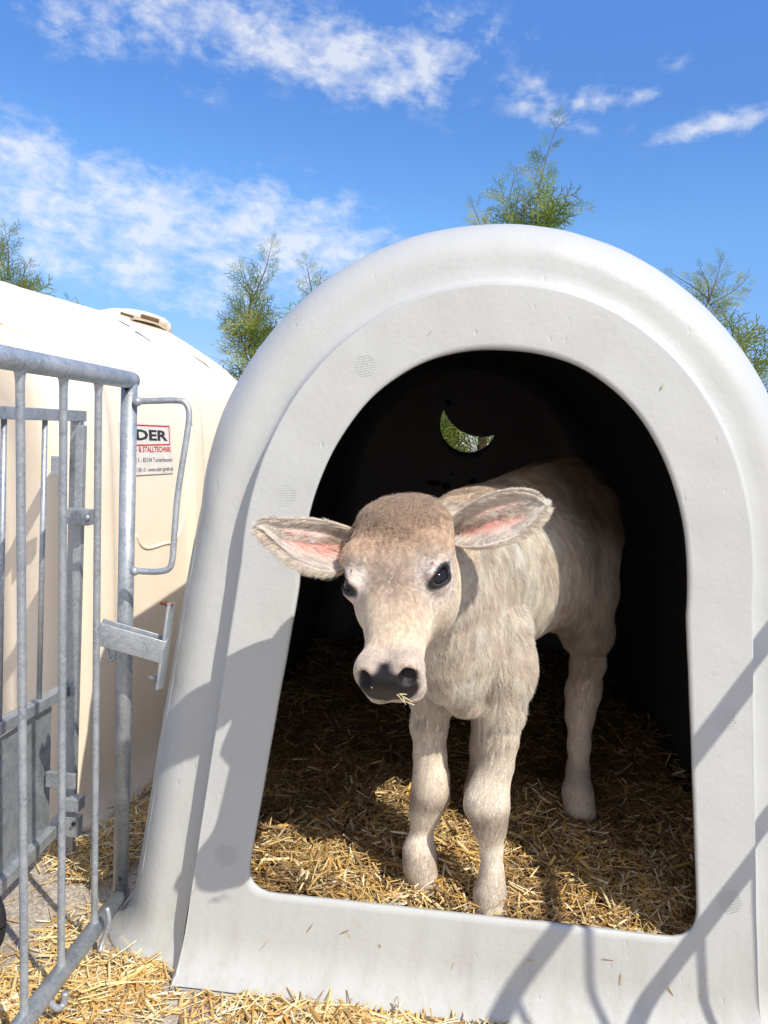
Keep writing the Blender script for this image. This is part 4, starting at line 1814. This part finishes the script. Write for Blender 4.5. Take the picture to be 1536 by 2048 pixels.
# sticker
m_st = m_flat('sticker_film', (.84, .80, .73), .35)
m_red = m_flat('sticker_red', (.62, .02, .03), .4)
m_blk = m_flat('sticker_dark_grey', (.035, .035, .04), .4)
tl, tr, bl, br = [side_hit(*p, 0) for p in ((236, 842), (340, 846), (240, 952), (346, 949))]
SN = unit(np.cross(tr - bl, tl - br))
if SN @ (CAM - tl) < 0:
    SN = -SN
SC0 = (tl + tr + bl + br) / 4
SC0 = SC0 + SN * (max((p - SC0) @ SN for p in (tl, tr, bl, br, side_hit(290, 895, 0))) + .0015)
SX = unit(tr - tl + br - bl)
SX = unit(SX - SN * (SX @ SN))
SY = np.cross(SN, SX)
if SY[2] < 0:
    SY = -SY
SA = np.array([SX, SY, SN])


def st_pt(px, py, out):
    r = W(px, py, 1.0) - CAM
    t = ((SC0 - CAM) @ SN) / (r @ SN)
    return CAM + r * t + SN * out


st = MB()
st.box(SC0, (np.linalg.norm(tr - tl), np.linalg.norm(tl - bl), .0012), SA)
sticker = st.build('sticker', m_st, cream, False)
M4 = Matrix.Identity(4)
for i in range(3):
    M4[i][0], M4[i][1], M4[i][2] = SX[i], SY[i], SN[i]


def letters(txt, right_px, base_py, cap_px, width_px, mat, name='lettering', bold=0.0, shear=0.0):
    """text whose right end sits at a pixel; cap height and width given in photo pixels"""
    cuv = bpy.data.curves.new(name, 'FONT')
    cuv.body = txt
    cuv.size = 1
    cuv.offset = bold
    cuv.shear = shear
    cuv.extrude = 0.0
    cuv.resolution_u = 2
    tmp = bpy.data.objects.new(name, cuv)
    COL.objects.link(tmp)
    bpy.context.view_layer.update()
    dg = bpy.context.evaluated_depsgraph_get()
    me = bpy.data.meshes.new_from_object(tmp.evaluated_get(dg))
    bpy.data.objects.remove(tmp)
    co = np.zeros(len(me.vertices) * 3)
    me.vertices.foreach_get('co', co)
    co = co.reshape(-1, 3)
    w0, w1 = co[:, 0].min(), co[:, 0].max()
    right = st_pt(right_px, base_py, .0012)
    left = st_pt(right_px - width_px, base_py, .0012)
    up = st_pt(right_px, base_py - cap_px, .0012)
    sx = np.linalg.norm(right - left) / (w1 - w0)
    cap = 0.70
    sy = np.linalg.norm(up - right) / cap
    P = right + np.outer((co[:, 0] - w1) * sx, SX) + np.outer(co[:, 1] * sy, SY)
    P = P - parent_loc(cream)
    me.vertices.foreach_set('co', P.astype(np.float32).ravel())
    me.materials.clear()
    me.materials.append(mat)
    me.update()
    o = bpy.data.objects.new(name, me)
    COL.objects.link(o)
    o.parent = sticker
    return o


letters('EDER', 335, 881, 19, 82, m_blk, 'lettering', .035)
letters('K- & STALLTECHNIK', 342, 904, 10.5, 76, m_red, 'lettering', .02)
letters('weg 5 - 83104 Tuntenhausen', 344, 923, 8.5, 84, m_blk)
letters('067/181-0 - www.eder-gmbh.de', 346, 941, 8.5, 84, m_blk)
mb = MB()
q = [st_pt(*p, .0012) for p in ((246, 849), (337, 853), (339, 889), (247, 891))]
for i in range(4):
    a, b_ = q[i], q[(i + 1) % 4]
    mb.box((a + b_) / 2, (np.linalg.norm(b_ - a) + .003, .0035, .0006), np.array([unit(b_ - a), unit(np.cross(SN, unit(b_ - a))), SN]))
mb.build('sticker_frame', m_red, sticker, False)

# ------------------------------------------------------------------ wheel at the left edge
wh = empty('wheel', tuple(W(-60, 1830, 1.42)))
tag(wh, 'black rubber wheel on the concrete cut off by the lower left edge', 'wheel')
m_rub = m_flat('black_rubber', (.02, .02, .022), .7, 0, .4)
wc = W(-103, 1828, 1.36)
wc[2] = .105
mb = MB()
R0, r0 = .088, .017
pts = [wc + V3([R0 * math.cos(a), .0, R0 * math.sin(a)]) for a in np.linspace(0, 2 * math.pi, 41)]
mb.tube(pts, r0, 12, False)
mb.build('tyre', m_rub, wh)
mb = MB()
mb.tube([wc - V3([0, .012, 0]), wc + V3([0, .012, 0])], .070, 30)
mb.tube([wc - V3([0, .03, 0]), wc + V3([0, .03, 0])], .018, 16)
mb.build('rim', M_GALV, wh)

# ------------------------------------------------------------------ thuja hedge


def m_leaf(name):
    m, nt, b = new_mat(name)
    out = nt.nodes['Material Output']
    at = nt.nodes.new('ShaderNodeAttribute')
    at.attribute_name = 'tint'
    nt.links.new(at.outputs['Color'], b.inputs['Base Color'])
    b.inputs['Roughness'].default_value = .5
    b.inputs['Specular IOR Level'].default_value = .35
    tr = nt.nodes.new('ShaderNodeBsdfTranslucent')
    c = mixc(nt, 1.0, at.outputs['Color'], (1.35, 1.35, .7), 'MULTIPLY')
    nt.links.new(c, tr.inputs[0])
    mx = nt.nodes.new('ShaderNodeMixShader')
    mx.inputs[0].default_value = .35
    nt.links.new(b.outputs[0], mx.inputs[1])
    nt.links.new(tr.outputs[0], mx.inputs[2])
    nt.links.new(mx.outputs[0], out.inputs[0])
    return m


M_LEAF = m_leaf('thuja_foliage')
M_BARK = m_flat('thuja_bark', (.16, .10, .065), .9, 0, .6)


def spray_template(seed, L=.13, levels=3):
    """flat fern-like thuja spray in its own x/y plane growing along +x: list of quads"""
    r = np.random.default_rng(seed)
    quads = []

    def seg(p, a, ln, w):
        d = np.array([math.cos(a), math.sin(a)])
        n = np.array([-d[1], d[0]])
        q = p + d * ln
        quads.append((p - n * w, p + n * w, q + n * w * .55, q - n * w * .55))
        return q

    def branch(p, a, length, lev, w):
        k = max(2, int(length / (.014 if lev else .020)))
        st = length / k
        side = 1 if r.random() < .5 else -1
        for i in range(k):
            p = seg(p, a, st, w)
            a += r.normal() * .07
            if lev < levels and i >= (1 if lev == 0 else 0):
                frac = 1 - i / k
                ln = length * (.44 if lev == 0 else .46) * (.35 + .65 * frac) * r.uniform(.7, 1.15)
                if ln > .012:
                    branch(p.copy(), a + side * r.uniform(.55, .85), ln, lev + 1, w * .85)
                side = -side
        seg(p, a, .010, w * .7)
    branch(np.zeros(2), 0.0, L, 0, .0030)
    return np.array(quads)            # (n,4,2)


SPR = [spray_template(s, L, 2) for s, L in enumerate((.17, .15, .20, .14, .16))]


def place_spray(T, p, d, nrm, sc):
    d = unit(d)
    nrm = unit(nrm - d * (nrm @ d))
    s = np.cross(nrm, d)
    q = T * sc
    droop = -.6 * (q[..., 0] ** 2)
    return p + q[..., :1] * d + q[..., 1:] * s + droop[..., None] * V3([0, 0, 1.0]) + (np.abs(q[..., 1:]) * .15) * nrm


def tree(base, tips, h_full, width, n_body, label, seed, gold=.3, bodytop=None):
    """thuja: trunk, drooping crown of sprays, plus leader shoots whose tips are given"""
    r = np.random.default_rng(seed)
    o = empty('thuja_tree', tuple(base))
    tag(o, label, 'tree', 'thuja hedge trees behind the hutches')
    Q, C = [], []
    tb = MB()
    tb.tube(curve_pts([base, base + V3([.01, .01, h_full * .4]), base + V3([-.01, 0, h_full * .93])], 6), np.linspace(.032, .006, 13), 8)

    def add(p, d, sc, g):
        T = SPR[r.integers(len(SPR))]
        nrm = V3([r.normal() * .5, -.55 + r.normal() * .5, .4 + r.normal() * .4])
        Qs = place_spray(T, p, d, nrm, sc)
        Q.append(Qs)
        gg = np.clip(g + r.normal() * .16, 0, 1)
        green = V3([.105, .18, .055]) * r.uniform(.7, 1.25)
        yel = V3([.62, .56, .12]) * r.uniform(.7, 1.1)
        c = green * (1 - gg) + yel * gg
        C.append(np.repeat(c[None], Qs.shape[0] * 4, 0) * 1.1)
    top = h_full if bodytop is None else bodytop
    for i in range(n_body):
        z = top * r.uniform(0.03, 1) ** .8
        k = (1 - (z / h_full) ** 1.6)
        a = r.uniform(0, 6.283)
        rad = width * (k * .9 + .06) * r.uniform(.45, 1.0)
        p = base + V3([rad * math.cos(a), rad * math.sin(a), z])
        d = V3([math.cos(a), math.sin(a), r.uniform(.2, 1.2)])
        add(p - unit(d) * .06, d, r.uniform(.8, 1.5), gold * r.uniform(0, 1.3))
    for tip, root, dens, sc, g in tips:
        tip, root = V3(tip), V3(root)
        mid = (tip + root) / 2 + V3([r.normal() * .015, 0, 0])
        cp = curve_pts([root, mid, tip], 8)
        tb.tube(cp, np.linspace(.0045, .0010, len(cp)), 6)
        nn = int(dens * 2.3)
        ax = unit(tip - root)
        sd = unit(np.cross(ax, [0, 1.0, 0]))
        for i in range(nn):
            t = (i + r.random() * .5) / nn
            p = cp[int(t * (len(cp) - 1))]
            s = 1 if i % 2 else -1
            d = ax * .9 + sd * s * r.uniform(.5, 1.1) + V3([0, r.normal() * .5, 0])
            add(p, d, 1.05 * sc * (1.15 - .65 * t) * r.uniform(.8, 1.2), g * (1 - .7 * t))
        add(cp[-2], ax, sc * .55, g * .3)
    Q = np.concatenate(Q)
    V = Q.reshape(-1, 3)
    Fq = np.arange(len(V)).reshape(-1, 4)
    tb.build('trunk', M_BARK, o)
    cr_ = mesh_obj('crown', V, Fq, M_LEAF, o, False)
    col_attr(cr_, np.concatenate(C))
    return o


HD = 3.9          # distance of the hedge line


def hp(px, py, d=HD):
    return W(px, py, d)


def gbase(px, d=HD):
    p = W(px, 900, d)
    return V3([p[0], p[1], 0])


tree(gbase(1062), [(hp(1122, 228), hp(1075, 395), 9, .62, .10), (hp(1048, 395), hp(1050, 480), 5, .8, .3), (hp(1100, 350), hp(1070, 460), 6, .8, .75),
                   (hp(1030, 345), hp(1050, 470), 7, .85, .3), (hp(1005, 400), hp(1045, 500), 7, .8, .15), (hp(1085, 420), hp(1060, 500), 7, .7, .3),
                   (hp(1060, 400), hp(1055, 500), 9, .9, .2)],
     hp(1060, 400)[2], .16, 260, 'tall thuja whose leader shoot rises above the top of the white hutch', 1)
tree(gbase(958), [(hp(945, 410), hp(965, 470), 5, .55, .7)],
     hp(960, 470)[2], .30, 260, 'thuja showing only a pale yellow tip just left of the hutch crown', 2)
tree(gbase(500), [(hp(545, 482), hp(500, 610), 9, .60, .25), (hp(486, 540), hp(495, 640), 8, .75, .3), (hp(530, 590), hp(500, 690), 8, .8, .35), (hp(468, 635), hp(495, 720), 9, .8, .5),
                  (hp(470, 700), hp(500, 790), 8, .9, .8), (hp(520, 640), hp(505, 730), 9, .9, .3), (hp(495, 600), hp(498, 700), 9, .9, .3)],
     hp(500, 640)[2], .15, 240, 'thuja with golden lower sprays between the cream and the white hutch', 3, .45)
tree(gbase(622), [(hp(612, 520), hp(628, 600), 6, .55, .1), (hp(642, 548), hp(630, 620), 5, .5, .1)],
     hp(625, 660)[2], .20, 120, 'thuja with one thin grey green tip beside the left shoulder of the white hutch', 4, .15)
tree(gbase(20), [(hp(10, 455), hp(15, 560), 7, .7, .2), (hp(55, 530), hp(25, 600), 6, .7, .25), (hp(-30, 470), hp(5, 560), 6, .7, .2), (hp(70, 560), hp(30, 610), 5, .6, .25), (hp(0, 510), hp(8, 600), 7, .8, .3)],
     hp(15, 570)[2], .17, 200, 'thuja at the left edge behind the roof of the cream hutch', 5, .3)
tree(gbase(1440), [(hp(1500, 550), hp(1420, 610), 7, .55, .3), (hp(1445, 518), hp(1410, 620), 8, .6, .3), (hp(1345, 548), hp(1420, 600), 6, .6, .5), (hp(1400, 535), hp(1415, 610), 6, .6, .2),
                   (hp(1432, 600), hp(1415, 680), 9, .8, .45)],
     hp(1420, 660)[2], .15, 200, 'thuja leaning out over the right shoulder of the white hutch', 6, .35)
tree(gbase(1470, 3.7), [(hp(1478, 655, 3.7), hp(1465, 730, 3.7), 4, .5, .5)],
     hp(1470, 700, 3.7)[2], .25, 200, 'thuja barely showing beside the right flank of the white hutch', 8, .4)
tree(gbase(830), [], hp(830, 560)[2], .36, 520, 'dark green thuja seen through the crescent vent of the white hutch', 9, .25)
tree(gbase(965), [], hp(965, 560)[2], .33, 420, 'thuja filling the right part of the crescent vent', 10, .55)
tree(gbase(1220), [], hp(1220, 600)[2], .33, 260, 'thuja hidden behind the back of the white hutch', 11, .25)
tree(gbase(250), [(hp(140, 600), hp(170, 650), 4, .5, .2)], hp(250, 680)[2], .33, 300, 'thuja whose dark tip touches the roof line of the cream hutch', 12, .25)

# ------------------------------------------------------------------ straw


def m_straw():
    m, nt, b = new_mat('straw')
    at = nt.nodes.new('ShaderNodeAttribute')
    at.attribute_name = 'tint'
    nz = noise(nt, 300, 3, .6)
    c = mixc(nt, .5, at.outputs['Color'], ramp(nt, nz, [(.3, (.65, .65, .65)), (.7, (1.1, 1.1, 1.1))]), 'MULTIPLY')
    nt.links.new(c, b.inputs['Base Color'])
    b.inputs['Roughness'].default_value = .42
    b.inputs['Specular IOR Level'].default_value = .4
    return m


M_STRAW = m_straw()


def straw_pieces(P, Lmin, Lmax, seed, pitch=.22, wmin=.0012, wmax=.0048, soiled_shaded=None):
    r = np.random.default_rng(seed)
    m = len(P)
    L = r.uniform(Lmin, Lmax, m) * r.uniform(.5, 1, m)
    w = r.uniform(wmin, wmax, m) * .5
    w = np.where(r.random(m) < .72, w * .75, w * 1.4)
    yaw = r.uniform(0, 6.283, m)
    pt = r.normal(size=m) * pitch
    d = np.stack([np.cos(yaw) * np.cos(pt), np.sin(yaw) * np.cos(pt), np.sin(pt)], 1)
    up = np.stack([r.normal(size=m) * .45, r.normal(size=m) * .45, np.ones(m)], 1)
    s = np.cross(d, up)
    s /= np.linalg.norm(s, axis=1, keepdims=True)
    n = np.cross(s, d)
    bend = r.normal(size=m) * .10
    kink = r.normal(size=m) * .05
    V = np.zeros((m, 4, 3, 3))
    for i, t in enumerate((-.5, -.17, .17, .5)):
        c = P + d * (L * t)[:, None] + n * (bend * L * (.25 - t * t))[:, None] + s * (kink * L * t * abs(t))[:, None]
        e = 1.0 if abs(t) < .4 else .75
        V[:, i, 0] = c - s * (w * e)[:, None]
        V[:, i, 1] = c + n * (w * .55)[:, None]
        V[:, i, 2] = c + s * (w * e)[:, None]
    idx = np.arange(m)[:, None] * 12
    Fq = []
    for i in range(3):
        for j in range(2):
            a = i * 3 + j
            Fq.append(np.concatenate([idx + a, idx + a + 1, idx + a + 4, idx + a + 3], 1))
    Fq = np.concatenate(Fq)
    pal = np.array([[.76, .51, .18], [.84, .62, .27], [.86, .71, .40], [.52, .30, .09], [.34, .20, .07], [.88, .79, .56], [.68, .40, .11]])

    wgt = np.array([.24, .22, .14, .15, .08, .07, .10])
    C = pal[r.choice(len(pal), m, p=wgt)] * r.uniform(.75, 1.15, (m, 1))
    if soiled_shaded is not None:                 # brown pieces: trampled dirt plus shade painted deeper in; the rest stays golden
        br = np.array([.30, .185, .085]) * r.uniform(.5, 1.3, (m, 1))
        t_ = (r.random(m) < soiled_shaded)[:, None]
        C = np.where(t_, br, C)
    return V.reshape(-1, 3), Fq, np.repeat(C, 12, 0)


def bed_h(x, y):
    return (.150 + .012 * np.sin(x * 7 + 1) * np.sin(y * 5) + .010 * np.sin(x * 17 + y * 11) + .006 * np.sin(x * 31 - y * 23)
            - .018 * np.exp(-((x - .42) / .2) ** 2) * np.exp(-((y - .05) / .15) ** 2) + .015 * np.clip(y, 0, 1))


def in_hutch(x, y):
    return np.abs(x) < (.655 - .055 * np.clip((y - .128) / 1.65, 0, 1)) - .035 - .028 * (y < .16) - .11 * np.clip((.14 - y) / .05, 0, 1)


def build_straw(n_in, n_out):
    r = np.random.default_rng(5)
    # packed bedding below the loose pieces
    xs = np.linspace(-.60, .60, 90)
    ys = np.linspace(.012, 1.84, 130)
    X, Y = np.meshgrid(xs, ys)
    lim = (.612 - .055 * np.clip((Y - .128) / 1.65, 0, 1)) - .02 - .11 * np.clip((.13 - Y) / .05, 0, 1)
    X = X / .60 * lim
    Z = bed_h(X, Y) - .012 + r.normal(size=X.shape) * .002
    V = np.stack([X, Y, Z], -1).reshape(-1, 3)
    nx = len(xs)
    Q = np.array([(j * nx + i, j * nx + i + 1, (j + 1) * nx + i + 1, (j + 1) * nx + i) for j in range(len(ys) - 1) for i in range(nx - 1)])
    base_c = np.tile(np.array([.15, .09, .035]), (len(V), 1))
    # loose pieces, dense near the doorway
    y = np.where(r.random(n_in) < .72, r.uniform(.012, .62, n_in), r.uniform(.5, 1.8, n_in))
    x = r.uniform(-.60, .60, n_in)
    k = in_hutch(x, y)
    k &= ~((y < .03) & (np.abs(x) > .385))
    x, y = x[k], y[k]
    z = bed_h(x, y) + r.uniform(-.010, .016, len(x))
    P = np.stack([x, y, z], 1)
    soil_shade = np.clip(.34 + .30 * vnoise(P, 2.2, 77) + .42 * sstep(.25, .60, y), .12, .88)  # scattered dirt, browner further in to paint the shade there
    V2, F2, C2 = straw_pieces(P, .022, .078, 1, .34, soiled_shaded=soil_shade)
    # keep clear of the sill: nothing pokes through the front wall
    yy = V2.reshape(-1, 12, 3)[:, :, 1].min(1)
    xx = np.abs(V2.reshape(-1, 12, 3)[:, :, 0]).max(1)
    ok = (yy > .012)
    V2 = V2.reshape(-1, 12, 3)[ok].reshape(-1, 3)
    C2 = C2.reshape(-1, 12, 3)[ok].reshape(-1, 3)
    m = len(V2) // 12
    _, F2, _ = straw_pieces(np.zeros((m, 3)), .02, .03, 1)
    V3_ = np.concatenate([V, V2])
    o = mesh_obj('straw_bedding', V3_, np.concatenate([Q, F2 + len(V)]), M_STRAW, None, False)
    col_attr(o, np.concatenate([base_c, C2]))
    tag(o, 'golden chopped straw bedding covering the floor inside the white hutch', 'straw', kind='stuff')
    # litter outside: clusters along the front and at the left corner, and between the hutches
    pts = []

    def blob(px, py, sx, sy, n, hgt=.012):
        c = W(px, py, 1.0) - CAM
        c = CAM + c * (-CAM[2] / c[2])
        a = r.normal(size=(n, 2)) * (sx, sy)
        pts.append(np.c_[c[0] + a[:, 0], c[1] + a[:, 1], np.abs(r.normal(size=n)) * hgt * np.exp(-.5 * ((a[:, 0] / sx) ** 2 + (a[:, 1] / sy) ** 2)) + .003])
    blob(262, 1925, .050, .030, int(n_out * .075), .018)
    blob(230, 1985, .05, .030, int(n_out * .035), .010)
    blob(150, 2010, .05, .04, int(n_out * .04), .012)
    blob(20, 2000, .05, .05, int(n_out * .045), .010)
    blob(170, 1900, .05, .02, int(n_out * .02))
    blob(200, 1870, .05, .04, int(n_out * .03))
    blob(560, 2000, .10, .02, int(n_out * .02), .008)
    blob(620, 2035, .12, .05, int(n_out * .09), .010)
    blob(800, 2030, .12, .035, int(n_out * .09), .010)
    blob(950, 2035, .12, .03, int(n_out * .09), .010)
    blob(1120, 2045, .12, .03, int(n_out * .09), .012)
    blob(1300, 2060, .14, .03, int(n_out * .05), .010)
    blob(1530, 2070, .05, .05, int(n_out * .02), .010)
    # dark gap between the hutches
    t = r.random(int(n_out * .16))
    g = np.stack([-.80 + .04 * r.normal(size=len(t)) + .06 * t, .22 + 1.1 * t, .004 + np.abs(r.normal(size=len(t))) * .016], 1)
    pts.append(g)
    blob(175, 1705, .05, .035, int(n_out * .03), .01)
    # thin scatter everywhere
    n = int(n_out * .045)
    pts.append(np.c_[r.uniform(-1.3, 1.3, n), r.uniform(-.9, .25, n), np.full(n, .004)])
    P = np.concatenate(pts)
    # stay outside both hutches, allow some on the flange
    x, y = P[:, 0], P[:, 1]
    inside = (np.abs(x) < .535) & (y > -.056) | (np.abs(x) < .735) & (y > -.005)
    rel = P - CO_
    a_, b_ = rel @ CAx, rel @ CBx
    inside |= (a_ > -.02) & (b_ > -.035) & (a_ < 1.5) & (b_ < 1.3)
    P = P[~inside]
    P[:, 2] += .002
    V, Q, C = straw_pieces(P, .025, .095, 3, .13)
    V[:, 2] = np.maximum(V[:, 2], .0015)
    C = C * np.array([1.10, 1.12, 1.2])
    o = mesh_obj('straw_litter', V, Q, M_STRAW, None, False)
    col_attr(o, np.clip(C, 0, .9))
    tag(o, 'loose yellow straw scattered over the concrete along the hutch fronts', 'straw', kind='stuff')
    # bits stuck to the front sill, flange and muzzle
    bits = [face_pt(*p, out=.003) for p in ((690, 1862), (700, 1868), (620, 1855), (715, 1845), (530, 1888), (1215, 1918), (1240, 1958), (958, 1965), (840, 1960), (1400, 1992), (1145, 1985), (760, 1890), (1180, 1990), (1340, 1980), (1060, 1920), (860, 665), (1323, 775), (1374, 1045), (1430, 1345), (905, 1930))]
    mb_v, mb_q, mb_c = straw_pieces(np.array(bits), .008, .026, 9, .2, .0010, .0022)
    q_ = mb_v.reshape(-1, 12, 3)
    # turn the horizontal strips upright onto the wall
    cen_ = q_.mean(1, keepdims=True)
    dlt = q_ - cen_
    q_ = cen_ + dlt[..., :1] * FX + dlt[..., 1:2] * FU + dlt[..., 2:] * FN * .3
    o = mesh_obj('straw_flecks', q_.reshape(-1, 3), mb_q, M_STRAW, None, False)
    col_attr(o, mb_c * .8)
    tag(o, 'tiny straw flecks stuck to the white sill below the doorway', 'straw', kind='stuff')


build_straw(N_IN, N_OUT)
# straw stuck to the wet nose
mz = []
for s, f, l, ds, df, dl in ((-.018, .002, .304, .3, .8, .4), (.016, -.010, .312, .5, -.7, .5), (.021, -.012, .312, .7, -.6, .3), (.020, -.022, .312, .1, -1, .6), (.026, -.012, .310, -.3, .6, .2), (.018, -.03, .312, .8, -.1, .3)):
    p = H(s, f, l)
    d = unit(ds * HS + df * HF + dl * HL)
    mz.append((p, d))
for i, (p, d) in enumerate(mz):
    mb = MB()
    mb.tube([p - d * .002, p + d * (.010 + .003 * (i % 3))], [.0009, .0007], 5)
    ob = mb.build('straw_bit', M_STRAW, None)
    col_attr(ob, np.tile(np.array([.80, .66, .38]), (len(ob.data.vertices), 1)))
    tag(ob, 'short straw bit stuck to the wet dark nose of the calf', 'straw bit', 'straw bits on the nose of the calf')
